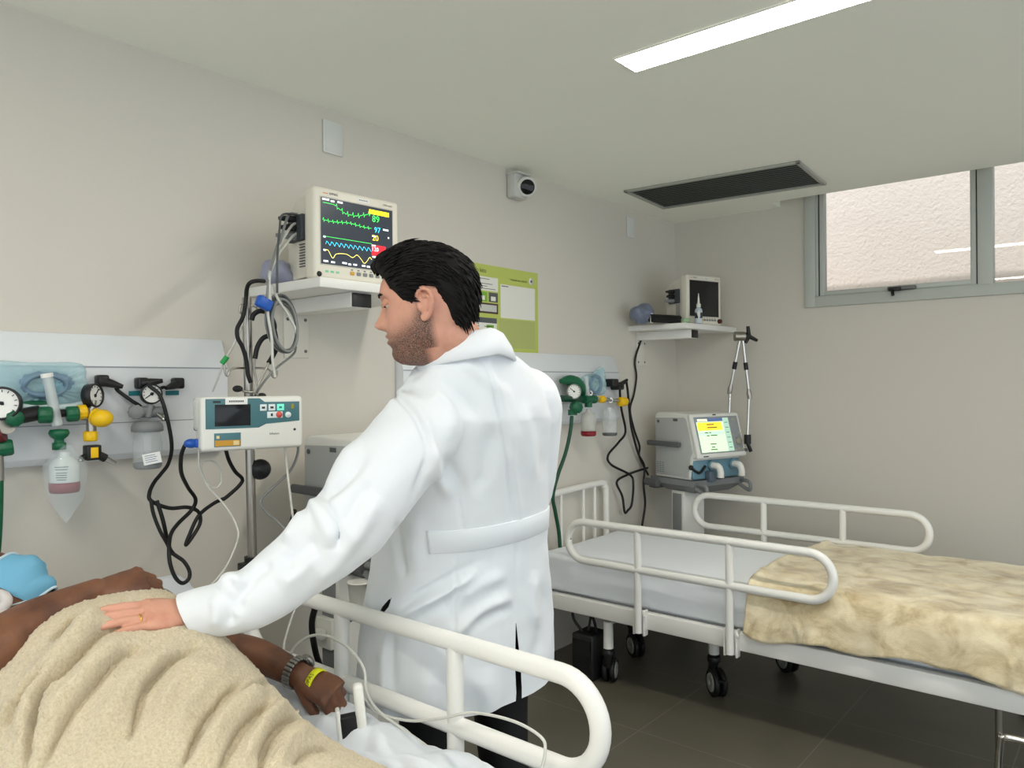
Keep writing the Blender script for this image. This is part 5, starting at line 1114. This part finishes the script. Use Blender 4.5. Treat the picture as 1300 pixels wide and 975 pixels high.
def skin(name, base, dark, red, beard=None):
    m = bpy.data.materials.new(name); m.use_nodes = True; nt = m.node_tree; b = nt.nodes['Principled BSDF']; L = nt.links.new
    tc = nt.nodes.new('ShaderNodeTexCoord'); n = nt.nodes.new('ShaderNodeTexNoise'); n.inputs['Scale'].default_value = 16; n.inputs['Detail'].default_value = 6
    r = nt.nodes.new('ShaderNodeValToRGB'); e = r.color_ramp.elements; e[0].position = .32; e[0].color = (*lin(dark), 1); e[1].position = .68; e[1].color = (*lin(red), 1); k = e.new(.5); k.color = (*lin(base), 1)
    L(tc.outputs['Object'], n.inputs['Vector']); L(n.outputs['Fac'], r.inputs['Fac']); out = r.outputs['Color']
    if beard:
        at_ = nt.nodes.new('ShaderNodeAttribute'); at_.attribute_name = 'beard'; sp = nt.nodes.new('ShaderNodeTexNoise'); sp.inputs['Scale'].default_value = 420; sp.inputs['Detail'].default_value = 2
        mr = nt.nodes.new('ShaderNodeMapRange'); mr.inputs[1].default_value = .35; mr.inputs[2].default_value = .6; mu = nt.nodes.new('ShaderNodeMath'); mu.operation = 'MULTIPLY'; ad = nt.nodes.new('ShaderNodeMath'); ad.operation = 'MULTIPLY_ADD'; ad.inputs[1].default_value = .45; ad.inputs[2].default_value = .5
        mx = nt.nodes.new('ShaderNodeMix'); mx.data_type = 'RGBA'; mx.inputs[7].default_value = (*lin(beard), 1)
        L(tc.outputs['Object'], sp.inputs['Vector']); L(sp.outputs['Fac'], mr.inputs[0]); L(mr.outputs[0], ad.inputs[0]); L(ad.outputs[0], mu.inputs[0]); L(at_.outputs['Fac'], mu.inputs[1]); L(mu.outputs[0], mx.inputs[0]); L(out, mx.inputs[6]); out = mx.outputs[2]
    L(out, b.inputs['Base Color']); b.inputs['Roughness'].default_value = .52; b.inputs['Subsurface Weight'].default_value = .12; b.inputs['Subsurface Radius'].default_value = (.01, .004, .002); b.inputs['Subsurface Scale'].default_value = 1
    f = nt.nodes.new('ShaderNodeTexNoise'); f.inputs['Scale'].default_value = 240; bp = nt.nodes.new('ShaderNodeBump'); bp.inputs['Strength'].default_value = .18; bp.inputs['Distance'].default_value = .002; L(tc.outputs['Object'], f.inputs['Vector']); L(f.outputs['Fac'], bp.inputs['Height']); L(bp.outputs['Normal'], b.inputs['Normal'])
    return m
# ------------------------------------------------------------------ the doctor
F_ = V((-1, .09, 0)).normalized(); S_ = V((.09, 1, 0)).normalized()      # facing, and towards his right
_h = at(541, 391, 1.745); _fx = -V((RT.x, RT.y, 0)).normalized(); _pt = math.radians(9)
_fx = (_fx * math.cos(_pt) + V((0, 0, -1)) * math.sin(_pt)).normalized()
HS = 1.06
HM = basis(_h, _fx, (0, 0, 1)) @ Matrix.Diagonal((HS, HS, HS, 1))
doc_skin = skin('doctor skin', (206, 152, 128), (192, 132, 110), (214, 156, 136), (48, 40, 36))
hair_m = mat('dark hair', (13, 11, 10), .62, spec=.25, noise_amt=.4, noise_scale=60)
coat_m = mat('white coat cloth', (226, 230, 234), .7, bump=.04, bump_scale=400, sheen=.1)
trouser_m = mat('black trouser cloth', (14, 14, 16), .7)
# joints
Lsh, Lel, Lwr = at(530, 553, 1.72), at(436, 668, 1.63), onB(250, 795) + V((.010, -.013, .036))
Rsh = at(672, 522, 2.0); Rel = Rsh + F_ * .10 + V((0, 0, -.27)) + S_ * .04; Rwr = Rel + F_ * .22 - S_ * .10 + V((0, 0, -.02))
tors = [((586, 850, 2.10), .13, .09), ((586, 800, 2.09), .17, .125), ((588, 700, 2.05), .17, .13), ((598, 600, 1.97), .185, .125), ((603, 545, 1.89), .19, .115), ((603, 490, 1.86), .165, .095), ((600, 450, 1.83), .085, .075), ((592, 432, 1.80), .060, .062)]
body = MB()
body.loft([ell(at(*c), S_, F_, a, b, 36, 2.2) for c, a, b in tors])
nb = at(592, 440, 1.80); nh = HM @ V((-.028, 0, -.055)); limb(body, [nb + V((0, 0, -.06)), nb.lerp(nh, .5), nh, HM @ V((-.015, 0, -.01))], [.066, .062, .061, .055])
add_head(body, HM)
limb(body, [Lsh, at(482, 610, 1.67), at(440, 664, 1.63), at(380, 718, 1.60), at(310, 766, 1.555), Lwr], [.052, .046, .042, .040, .035, .028]); limb(body, [Rsh, Rel, Rwr], [.052, .042, .028])
hx = onB(160, 796) + V((.010, -.010, .027)) - Lwr
HMl = basis(Lwr, hx, V((.35, -.45, .82)))
hand(body, HMl, -1, ((.04, .12, .10), (.06, .12, .10), (.06, .14, .12), (.06, .16, .14)), .015, (.72, .60, -.25), 1.0)
hand(body, basis(Rwr, F_ - S_ * .4, (0, 0, 1)), 1, ((.5, .6, .4),) * 4, .03, (.6, .6, -.4), 1.0)
hipc = at(586, 838, 2.09); feet = []
for s in (-1, 1):
    hp = hipc + S_ * ((.095 if s < 0 else .165) * s); kn = V((hp.x, hp.y, .48)) + F_ * .02; an = V((hp.x, hp.y, .09)) - F_ * .02
    limb(body, [hp, kn, an], [.075, .055, .042]); limb(body, [an, an + F_ * .10 + V((0, 0, -.05)), an + F_ * .17 + V((0, 0, -.058))], [.040, .036, .026]); feet.append((hp, kn, an))
docb = remesh(body, .0024, 3)
t = doctor = thing('person', 'standing man with short dark hair, a trimmed beard and a white coat, touching the patient', 'person', (hipc.x, hipc.y, 0))
o = obj('body', docb, doc_skin, t)
def beard_attr(o, M, dens=1.0):
    Mi = M.inverted(); off = ROOT[o.parent.name] if o.parent else ROOT[o.name]; a = o.data.attributes.new('beard', 'FLOAT', 'POINT'); vals = []
    for v in o.data.vertices:
        p = Mi @ (v.co + off)
        if p.length > .19 or abs(p.y) > .0765: vals.append(0.0); continue
        ay = abs(p.y); up = np.interp(p.x, [-.005, .01, .03, .06, .085, .1], [.02, .005, -.022, -.036, -.040, -.036])
        k = 1 / (1 + math.exp((p.z - up + .008) / .0095)) * min(1, max(0, (p.x + .002 + (.02 if p.z > -.09 else 0)) / .016)) * min(1, max(0, (p.z + .15) / .03))
        lips = math.exp(-(p.y / .021) ** 2 - ((p.z + .054) / .008) ** 2) if p.x > .07 else 0; vals.append(float(max(0, k * (1 - .95 * lips)) * dens))
    a.data.foreach_set('value', vals)
beard_attr(o, HM, 1.0)
# eyes
for s in (-1, 1):
    e = MB(HM); c = V((.0735, s * .0315, .0185)); e.ball(c, .0104, n=12); k = obj('eye', e, mat('eye white', (222, 214, 206), .2), t)
    i_ = MB(HM); i_.ball(c + V((.0085, 0, -.003)), .0052, n=8, sc=(.8, 1, 1)); obj('iris', i_, mat('iris brown', (52, 34, 24), .15), k)
    l = MB(HM)
    for zz, dz in ((.0, 1), (0, -1)): l.tube(spline([(.078, s * .019, .0175), (.0875, s * .027, .0165 + dz * .0022), (.0865, s * .037, .0165 + dz * .0022), (.076, s * .046, .0170)], 5), .0022, 6)
    l.ball(c + V((.0006, 0, .0032)), .0123, n=10, sc=(1, 1, .86)); obj('eyelid', l, mat('lid skin', (204, 148, 124), .5), k)
hl = [(0, .084), (20, .083), (38, .074), (52, .048), (62, .026), (72, .012), (80, .004), (86, .030), (96, .040), (106, .036), (114, .012), (124, -.022), (140, -.055), (160, -.074), (180, -.078)]
th = [(0, .012), (40, .012), (70, .006), (90, .008), (120, .010), (180, .009)]
hm = hair_cap(HM, hl, th, .0045, 3, 1500, .024, .030)
ho = obj('hair', hm, hair_m, t)
for s in (-1, 1): obj('eyebrow', MB(HM).tube(spline([(.0935, s * .014, .036), (.0915, s * .028, .040), (.083, s * .044, .038)], 5), [.0018] + [.003] * 8 + [.0014] * 2, 6), hair_m, t)
# ring
rg = MB(HMl); q = [V((.106 + .0, .0105 + .0105 * math.cos(a), -.006 + .0108 * math.sin(a))) for a in np.linspace(0, 2 * PI, 25)[:-1]]; rg.tube(q, .0019, 8, closed=True); obj('ring', rg, mat('gold', (226, 180, 84), .2, 1), t)
# trousers and shoes
tr = MB(); tr.loft([ell(at(*c), S_, F_, a, b, 32, 2.2) for c, a, b in (((586, 700, 2.05), .185, .145), ((586, 790, 2.08), .21, .165), ((586, 872, 2.10), .225, .175))])
for hp, kn, an in feet: limb(tr, [hp + V((0, 0, .02)), kn, V((an.x, an.y, .06))], [.105, .082, .062])
obj('trousers', remesh(tr, .008, 4), trouser_m, t)
for hp, kn, an in feet:
    s = MB(); a = V((an.x, an.y, 0)); s.loft([ell(a + F_ * x + V((0, 0, z)), S_, (F_ * dx + V((0, 0, dz))), w, hh, 20, 2.6) for x, z, w, hh, dx, dz in ((-.085, .05, .02, .03, 0, 1), (-.07, .05, .038, .048, 0, 1), (0, .052, .044, .05, 0, 1), (.07, .042, .05, .04, 0, 1), (.14, .034, .050, .032, 0, 1), (.185, .03, .03, .022, 0, 1), (.195, .028, .01, .012, 0, 1))]); obj('shoe', s, black_rubber, t)
# coat
coat = MB()
CS = [((583, 868, 2.10), .288, .222), ((583, 845, 2.10), .288, .222), ((584, 790, 2.09), .282, .216), ((586, 740, 2.07), .266, .202), ((588, 690, 2.04), .250, .186), ((594, 630, 1.99), .238, .172), ((600, 575, 1.93), .228, .155), ((604, 530, 1.885), .222, .138), ((604, 495, 1.865), .205, .118), ((602, 468, 1.845), .165, .100), ((596, 443, 1.82), .090, .085), ((592, 432, 1.81), .078, .078)]
coat.loft([ell(at(*c), S_, F_, a, b, 60, 2.25) for c, a, b in CS])
limb(coat, [at(560, 512, 1.78), Lsh, at(482, 610, 1.67), at(440, 664, 1.63), at(380, 716, 1.60), at(310, 764, 1.555), Lwr + (Lwr - Lel).normalized() * .015], [.078, .094, .094, .090, .074, .062, .047], 8, 32)
limb(coat, [at(650, 500, 1.93), Rsh, Rel, Rwr], [.07, .088, .078, .05], 8, 28)
coat = remesh(coat, .0050, 7)
def c6(x, y): return (420 + x / 2.71, 280 + y / 2.71)
def c77(x, y): return (430 + x / 2.6, 600 + y / 2.6)
def c33(x, y): return (180 + x / 3.25, 480 + y / 3.25)
fold_px(coat, [(a_, w_, h_ * (1.6 if abs(h_) < .011 else 1.0)) for a_, w_, h_ in [
    # back seam, shoulder seams, side seams
    ([(608, 440), (624, 490), (640, 550), (648, 610), (655, 680), (655, 790)], 3.2, -.004), ([(614, 440), (630, 490), (646, 550), (654, 610), (660, 680)], 5, .004),
    ([c6(180, 585), c6(250, 625), c6(300, 690), c6(330, 790), c6(300, 900), c6(280, 960)], 4, -.006), ([c6(190, 570), c6(265, 612), c6(315, 680), c6(345, 790), c6(318, 900)], 8, .006),
    ([c77(395, 70), c77(410, 190)], 3, -.003), ([c77(390, 280), c77(385, 400), c77(375, 560)], 3, -.003),
    # soft drag folds over the back
    ([c6(340, 560), c6(400, 640), c6(420, 760)], 10, .007), ([c6(360, 540), c6(440, 600), c6(520, 700)], 9, -.005), ([c6(440, 470), c6(520, 540), c6(600, 600)], 8, .005),
    ([c6(340, 760), c6(360, 860), c6(420, 960)], 9, .008), ([c6(380, 800), c6(440, 900), c6(450, 1000)], 9, -.006), ([c6(560, 700), c6(540, 820), c6(500, 960)], 12, -.006), ([c6(690, 640), c6(720, 760), c6(730, 900)], 10, -.005), ([c6(660, 620), c6(690, 760), c6(700, 900)], 9, .005),
    ([c6(585, 560), c6(604, 600), c6(618, 660), c6(632, 730), c6(640, 800)], 7, .004),
    # waist and skirt
    ([c77(190, 160), c77(200, 260), c77(215, 350)], 5, -.008), ([c77(260, 100), c77(250, 240), c77(260, 330)], 12, .006), ([c77(450, 300), c77(400, 335), c77(330, 375), c77(260, 410), c77(200, 455)], 6, -.0105), ([c77(460, 320), c77(400, 360), c77(330, 405), c77(260, 440), c77(190, 490)], 8, .0105), ([c77(380, 420), c77(310, 455), c77(240, 500)], 8, -.006),
    ([c77(580, 410), c77(500, 440), c77(420, 500), c77(330, 560)], 9, .009), ([c77(575, 440), c77(500, 470), c77(430, 520)], 8, -.007), ([c77(560, 330), c77(470, 370), c77(390, 430)], 9, .006), ([c77(180, 520), c77(175, 620), c77(180, 720)], 6, -.006), ([c77(150, 540), c77(155, 700), c77(165, 860)], 7, .006),
    ([c77(650, 320), c77(640, 420), c77(660, 520)], 8, .006), ([c77(680, 360), c77(690, 480), c77(640, 640)], 8, -.005), ([c77(300, 640), c77(280, 760), c77(260, 880)], 14, .007), ([c77(480, 640), c77(490, 760), c77(500, 900)], 14, .006),
    # sleeve
    ([c33(705, 440), c33(745, 500), c33(790, 580), c33(812, 650), c33(800, 720)], 7, -.016), ([c33(690, 470), c33(730, 540), c33(770, 620), c33(780, 700)], 10, .014), ([c33(900, 250), c33(830, 330), c33(760, 390), c33(715, 430)], 9, .014), ([c33(930, 300), c33(860, 400), c33(790, 460), c33(740, 480)], 8, -.010),
    ([c33(940, 420), c33(880, 520), c33(830, 620)], 10, -.007), ([c33(975, 480), c33(910, 600), c33(860, 700)], 12, .008), ([c33(690, 545), c33(640, 610), c33(590, 690)], 8, .010), ([c33(740, 660), c33(660, 720), c33(560, 800)], 12, -.008), ([c33(720, 720), c33(640, 800), c33(560, 860)], 12, .007), ([c33(540, 760), c33(470, 800), c33(420, 870)], 9, -.008),
    ([c33(440, 840), c33(400, 900), c33(400, 980)], 8, -.008), ([c33(320, 870), c33(370, 830), c33(430, 845)], 8, .010), ([c33(300, 900), c33(310, 960), c33(300, 1040)], 7, .006), ([c33(360, 880), c33(360, 960), c33(370, 1030)], 7, -.006),
    ([c33(880, 640), c33(800, 760), c33(700, 840)], 10, .006), ([c33(960, 600), c33(900, 720), c33(840, 790)], 9, -.005), ([(520, 470), (505, 495), (490, 525)], 8, .006), ([(545, 452), (520, 480), (512, 505)], 7, -.006)]])
P, N = normals(coat)
for i in range(len(coat.v)):
    p = coat.v[i]; coat.v[i] = p + V(N[i]) * (noise.noise(p * V((7, 7, 4)) if False else V((p.x * 8, p.y * 8, p.z * 4))) * .006 + noise.noise(p * 22) * .0018)
# cuff opening, hem and the two slits
cx_, cy_, cz_ = proj_px([tuple(v) for v in coat.v]); keep = []
zhem = .592
for fi, f in enumerate(coat.f):
    c = sum((coat.v[i] for i in f), V((0, 0, 0))) / len(f); px = sum(cx_[i] for i in f) / len(f); py = sum(cy_[i] for i in f) / len(f)
    near = (c - CAM).dot(FW) < 2.08
    slit = near and 782 < py < 1000 and abs(px - (655 + (py - 790) * .045)) < max(0, min(3.6, (py - 786) * .06)) and c.z < .95
    pk = near and 758 < py < 785 and abs(px - (497 - (py - 758) * .62)) < 4.2 * (1 - abs(py - 771) / 15)
    wd = (c - Lwr).dot((Lwr - Lel).normalized()); cuff = wd > .012 and (c - Lwr).length < .09
    if not (slit or pk or cuff or c.z < zhem + .004 * math.sin(px * .06)): keep.append(fi)
ed_ = {}
for fi in keep:
    f = coat.f[fi]
    for q in range(len(f)): e_ = tuple(sorted((f[q], f[(q + 1) % len(f)]))); ed_[e_] = ed_.get(e_, 0) + 1
for v_ in {i for e_, n_ in ed_.items() if n_ == 1 for i in e_}:
    p = coat.v[v_]; px, py = cx_[v_], cy_[v_]; dp = (p - CAM).dot(FW)
    ax_ = (Lwr - Lel).normalized(); wv = (p - Lwr).dot(ax_)
    if abs(wv - .012) < .012 and (p - Lwr).length < .09: coat.v[v_] = p + ax_ * (.012 - wv)
    elif abs(p.z - zhem) < .02: p.z = zhem
    elif 752 < py < 790 and abs(px - 492) < 22 and dp < 2.08:
        c0 = 497 - (py - 758) * .62; w0 = max(0, 4.2 * (1 - abs(py - 771) / 15)); coat.v[v_] = p + RT * ((c0 + math.copysign(w0, px - c0) - px) * dp / FPX)
    elif 782 < py < 1000 and dp < 2.08 and abs(px - 660) < 26:
        c0 = 655 + (py - 790) * .045; w0 = max(0, min(3.6, (py - 786) * .06)); tgt = c0 + math.copysign(w0, px - c0); coat.v[v_] = p + RT * ((tgt - px) * dp / FPX)
coat.f = [coat.f[i] for i in keep]; coat.mi = [0] * len(keep); coat.sm = [True] * len(keep)
ct = obj('coat', coat, coat_m, t, label='long white coat')
bvh = BVHTree.FromPolygons([tuple(v) for v in coat.v], coat.f)
def on_coat(c, d, off):
    h = bvh.ray_cast(c + d * .6, -d, .6)
    return (h[0] + d * off) if h[0] is not None else c + d * .2
# half belt across the back of the waist
bl = MB(); rs = []
wc = at(588, 690, 2.04)
for i in range(49):
    a = math.radians(-62 + 122 * i / 48); d = (-F_ * math.cos(a) + S_ * math.sin(a)); sec = []
    hw_ = .029
    for dz, off in ((-hw_, .0022), (-hw_ * .94, .0036), (0, .0034), (hw_ * .94, .0036), (hw_, .0022), (hw_, -.004), (-hw_, -.004)): sec.append(on_coat(V((wc.x, wc.y, 1.035 + dz + .006 * math.sin(a * 1.5))), d, off))
    rs.append(sec)
# smooth the band along its length
rs = [[(rs[max(0, i - 2)][k] + rs[max(0, i - 1)][k] + rs[i][k] + rs[min(48, i + 1)][k] + rs[min(48, i + 2)][k]) / 5 for k in range(7)] for i in range(49)]
obj('half_belt', bl.loft(rs), coat_m, ct)
# collar
cn = at(594, 436, 1.812); co = MB(); R0 = []
for i in range(73):
    a = math.radians(-165 + 330 * i / 72); d = (-F_ * math.cos(a) + S_ * math.sin(a)); fr = abs(a) / math.radians(165)
    up_ = .030 * (1 - .25 * fr); rr = .074 + .012 * fr
    b0 = cn + d * (rr) + V((0, 0, -.02 - .035 * fr)); b1 = cn + d * (rr + .000) + V((0, 0, up_ - .035 * fr)); b2 = cn + d * (rr + .010) + V((0, 0, up_ + .001 - .035 * fr)); b3 = cn + d * (rr + .036 + .01 * fr) + V((0, 0, -.026 - .050 * fr)); b4 = cn + d * (rr + .030 + .01 * fr) + V((0, 0, -.030 - .050 * fr)); b5 = cn + d * (rr + .008) + V((0, 0, .016 - .035 * fr))
    R0.append([b0, b1, (b1 + b2) / 2 + V((0, 0, .003)), b2, b2.lerp(b3, .5) + d * .004, b3, b4, b4.lerp(b5, .5), b5])
obj('collar', co.loft(R0), coat_m, ct)
# ------------------------------------------------------------------ the patient
pat_skin = skin('patient skin', (112, 72, 50), (88, 54, 38), (126, 82, 56))
fn = (RT * .50 + UP * .78 + FW * .30).normalized(); cr = -RT * .86 + UP * .46
mc = at(47, 716, 1.80)                       # middle of the mask
PM_ = basis(mc - fn * .112 + cr * .042, fn, cr)
b = MB(); add_head(b, PM_)
nk = V((.47, -3.87, .865)); limb(b, [PM_ @ V((-.02, 0, -.04)), PM_ @ V((-.02, 0, -.10)), nk], [.058, .06, .068])
b.loft([ell(c, (0, 1, 0), ax, a, h, 32, 2.3) for c, ax, a, h in ((V((.45, -3.86, .83)), (.45, 0, .89), .10, .06), (V((.52, -3.85, .82)), (.4, 0, .92), .20, .09), (V((.62, -3.85, .80)), (.3, 0, .95), .20, .105), (V((.78, -3.90, .76)), (.15, 0, .99), .17, .11), (V((.95, -3.92, .71)), (0, 0, 1), .15, .075), (V((1.08, -3.94, .70)), (0, 0, 1), .145, .06))])
for s in (-1, 1): limb(b, [V((1.06, -3.95 + .07 * s, .70)), V((1.42, -3.95 + .08 * s, .672)), V((1.82, -3.95 + .08 * s, .665)), V((1.84, -3.95 + .08 * s, .69))], [.058, .034, .028, .022])
rel, rwr = at(-30, 838, 1.37), at(122, 752, 1.59); rsh = V((.54, -4.06, .86))
limb(b, [rsh, rel, at(45, 790, 1.47), rwr], [.055, .058, .046, .029], 8)
rk = at(184, 733, 1.645)
hand(b, basis(rwr, rk - rwr, V((.30, -.42, .85))), 1, ((.75, .9, .4), (.75, .9, .4), (.8, .9, .4), (.85, .9, .4)), .03, (.75, .45, -.45), 1.0)
lsh = V((.54, -3.70, .79)); lel = at(262, 822, 1.87); lwr = at(381, 858, 1.77); lkn = at(438, 888, 1.73)
limb(b, [lsh, lel, at(325, 832, 1.83), lwr], [.052, .046, .040, .029], 8)
LH = basis(lwr, lkn - lwr, V((.35, -.35, .87)))
hand(b, LH, -1, ((.9, 1.0, .5), (.95, 1.0, .5), (.95, 1.0, .5), (.9, 1.0, .5)), .03, (.8, .35, -.5), 1.0)
t = patient = thing('person', 'dark-skinned patient in a blue face mask lying in the bed under the fleece', 'person', (.75, -3.85, .66))
obj('body', remesh(b, .0034, 3), pat_skin, t)
ph = hair_cap(PM_, [(0, .080), (40, .072), (60, .03), (72, -.01), (86, .03), (106, .036), (120, -.02), (160, -.07), (180, -.075)], [(0, .004), (90, .004), (180, .005)], .001, 9, 0)
obj('hair', ph, hair_m, t)
# gown
g = MB(); g.loft([ell(c, (0, 1, 0), ax, a, h, 36, 2.3) for c, ax, a, h in ((V((.43, -3.87, .875)), (.45, 0, .89), .085, .06), (V((.47, -3.86, .85)), (.45, 0, .89), .16, .085), (V((.54, -3.85, .825)), (.4, 0, .92), .225, .105), (V((.64, -3.85, .80)), (.3, 0, .95), .225, .118), (V((.80, -3.90, .76)), (.15, 0, .99), .185, .12), (V((.95, -3.92, .71)), (0, 0, 1), .155, .08))])
limb(g, [rsh + V((-.01, .04, 0)), rsh, rsh.lerp(rel, .55)], [.075, .072, .068], 5)
obj('gown', remesh(g, .006, 5), mat('gown cloth', (214, 208, 206), .75, bump=.06, bump_scale=250), t)
gc = MB(); cc_ = at(-40, 750, 1.75); gc.tube(spline([cc_ + V((-.08, -.03, .0)), at(-30, 748, 1.73), at(-6, 752, 1.72), at(8, 760, 1.70), at(2, 772, 1.69), at(-30, 786, 1.66)], 8), [.012] * 41, 10)
obj('gown_collar', gc, mat('gown cloth', (214, 208, 206), .75), t)
# mask
mk = MB(); rows = []
for j in range(25):
    v = j / 24; z = .018 - .128 * v; r = []
    for i in range(41):
        phi = math.radians(-66 + 132 * i / 40); p = head_pt(phi, max(z, -.117), .0)
        tent = math.cos(phi * 1.25) ** 2; p.x += .010 + .030 * tent * math.exp(-((v - .36) / .32) ** 2) + .010 * tent * math.exp(-((v - .95) / .2) ** 2); p.y *= 1.10
        p.z = z + (.010 * (1 - tent) * (v - .4)); pl_ = .0013 * math.sin(v * PI * 8) * (.3 + .7 * tent) if .15 < v < .85 else 0; p.x += pl_
        r.append(p)
    rows.append(r)
mk.loft(rows, M=PM_, capa=False, capb=False, closed=False); mk.loft([[p - V((.003, 0, 0)) for p in r] for r in rows][::-1], M=PM_, capa=False, capb=False, closed=False)
mo = obj('face_mask', mk, mat('mask blue', (112, 176, 208), .7, bump=.06, bump_scale=300), t, label='pale blue pleated face mask')
ed = MB(PM_); ed.tube([p + V((.001, 0, 0)) for p in rows[0]], .0035, 6); ed.tube([p + V((.001, 0, 0)) for p in rows[-1]], .0035, 6)
obj('mask_edge', ed, mat('mask white', (206, 226, 236), .7), mo)
lp = MB(PM_)
for s in (-1, 1):
    i = 0 if s < 0 else 40; a = rows[2][i]; c = rows[22][i]; lp.tube(spline([a, V((-.02, s * .083, .034)), V((-.034, s * .080, .0)), V((-.02, s * .078, -.036)), c], 6), .0018, 6)
obj('ear_loop', lp, mat('mask white', (206, 226, 236), .7), mo)
# watch and wristbands on the patient's left arm
ad = (lwr - at(325, 832, 1.83)).normalized()
def band(c, d, r, w, mt, name, parent, seg=0, flat=.9):
    M = axis_M(c, c + d); q = MB(M)
    if not seg: q.lathe([(r, -w / 2), (r + .0022, -w / 2 + .001), (r + .0022, w / 2 - .001), (r, w / 2), (r - .001, w / 2), (r - .001, -w / 2), (r, -w / 2)], 40)
    else:
        for i in range(seg):
            a = 2 * PI * i / seg; q.box((r - .002, -PI * r / seg * .86, -w / 2), (r + .004, PI * r / seg * .86, w / 2), .0018, M=M @ Matrix.Rotation(a, 4, 'Z'))
    return obj(name, q, mt, parent), M
wc_ = at(378, 855, 1.77)
wk, WM = band(wc_ - ad * .006, ad, .0335, .020, mat('watch steel', (150, 148, 144), .3, .9), 'wristwatch', t, 22)
ca = MB(WM @ Matrix.Rotation(math.radians(20), 4, 'Z') @ T(.036, 0, 0) @ Matrix.Rotation(PI / 2, 4, 'Y')); ca.lathe([(0, .010), (.014, .010), (.019, .007), (.019, -.002), (0, -.002)], 28); kc_ = obj('watch_case', ca, mat('watch steel', (150, 148, 144), .3, .9), wk)
ca = MB(WM @ Matrix.Rotation(math.radians(20), 4, 'Z') @ T(.036, 0, 0) @ Matrix.Rotation(PI / 2, 4, 'Y')); ca.lathe([(0, .0108), (.0145, .0105), (.0145, .009)], 24); obj('watch_dial', ca, mat('watch face', (30, 32, 36), .15), wk)
yb, YM = band(at(401, 867, 1.765), ad, .0312, .017, mat('band yellow', (232, 232, 24), .45), 'wristband', t); yb['label'] = 'yellow identity wristband'
vs, fs = text_mesh('UPAS'); tx = MB(YM); r_ = .0338; x0 = (min(v.x for v in vs) + max(v.x for v in vs)) / 2; k_ = .0135
best = None
toc = (CAM - at(401, 867, 1.765)).normalized(); lc = YM.to_3x3().inverted() @ toc; a0 = math.atan2(lc.y, lc.x)
vv = []
for v in vs:
    a = a0 - (v.x - x0) * k_ / r_; vv.append((r_ * math.cos(a), r_ * math.sin(a), -(v.y - .35) * k_))
tx.add(vv, fs, False); obj('band_print', tx, ink, yb)
# pulse sensor clipped to the patient's finger, with its cables
s0 = at(452, 903, 1.655); sd = (at(456, 940, 1.66) - at(449, 880, 1.66)).normalized()
SM = basis(s0, sd, (CAM - s0))
t = thing('pulse_sensor', 'white and black pulse sensor clipped on the finger of the hand with the watch', 'pulse sensor', s0)
m = MB(SM); m.box((-.058, -.002, -.016), (.072, .020, .014), .007); obj('upper_shell', m, white_plastic, t)
m = MB(SM); m.box((-.012, -.044, -.018), (.070, -.034, .012), .004); obj('lower_shell', m, white_plastic, t)
m = MB(SM); m.box((.004, -.035, -.014), (.056, -.001, .012), .003); obj('finger_pad', m, black_rubber, t)
obj('cable', MB().tube(spline([at(452, 876, 1.71), at(462, 886, 1.72), at(480, 905, 1.70), at(520, 915, 1.66), at(560, 912, 1.62), at(600, 905, 1.58), at(650, 915, 1.52), at(686, 935, 1.48), at(692, 955, 1.46), at(684, 990, 1.44)], 8), .0032, 8), pale_cable, t)
obj('sensor_cable', MB().tube(spline([at(368, 832, 1.86), at(378, 818, 1.86), at(396, 807, 1.84), at(420, 809, 1.80), at(446, 826, 1.76), at(462, 850, 1.73), at(465, 876, 1.71), at(478, 900, 1.70), at(510, 925, 1.66), at(550, 955, 1.62), at(575, 990, 1.58)], 8), .0036, 8), pale_cable, label='pale cable curving over the rail and along the loose sheet', cat='cable')
obj('drip_line', MB().tube(spline([at(360, 828, 1.88), at(362, 812, 1.95), at(372, 780, 2.0), at(384, 752, 2.05)], 6), .003, 8), pale_cable, label='short pale line rising behind the bed rail', cat='cable')
q = thing('lead_wires', 'loose grey lead wires lying on the mattress beyond the two hands', 'cable', at(215, 760, 1.75))
for pts in (((192, 752), (208, 748), (225, 760), (232, 778)), ((194, 764), (210, 762), (222, 772), (226, 780)), ((200, 768), (225, 763), (240, 768), (242, 774)), ((196, 758), (205, 765), (214, 778))):
    obj('wire', MB().tube(spline([at(x, y, 1.70) for x, y in pts], 7), .0022, 8), grey_cable, q)
# ================================================================== LIGHT AND CAMERA
w = bpy.data.worlds.new('World'); bpy.context.scene.world = w; w.use_nodes = True
bg = w.node_tree.nodes['Background']; bg.inputs[0].default_value = (.85, .93, 1, 1); bg.inputs[1].default_value = SKY
sl = bpy.data.lights.new('sun', 'SUN'); sl.energy = SUN; sl.angle = .02; so = bpy.data.objects.new('sun', sl); C.objects.link(so)
d = V((.35, .9, -.8)).normalized(); so.rotation_euler = d.to_track_quat('-Z', 'Y').to_euler(); so.location = (0, -3, 8)
cd = bpy.data.cameras.new('camera'); cd.sensor_width = 36; cd.sensor_fit = 'HORIZONTAL'; cd.lens = FPX / 1300 * 36; cd.clip_start = .05; cd.clip_end = 60
co_ = bpy.data.objects.new('camera', cd); C.objects.link(co_)
co_.matrix_world = Matrix(((RT.x, UP.x, -FW.x, CAM.x), (RT.y, UP.y, -FW.y, CAM.y), (RT.z, UP.z, -FW.z, CAM.z), (0, 0, 0, 1)))
sc = bpy.context.scene; sc.camera = co_
sc.view_settings.view_transform = 'Standard'; sc.view_settings.look = 'None'; sc.view_settings.gamma = 1; sc.view_settings.use_curve_mapping = False; sc.view_settings.exposure = EXPO
sc.cycles.max_bounces = 10; sc.cycles.diffuse_bounces = 6; sc.cycles.transparent_max_bounces = 16
try: sc.cycles.use_denoising = True
except Exception: pass
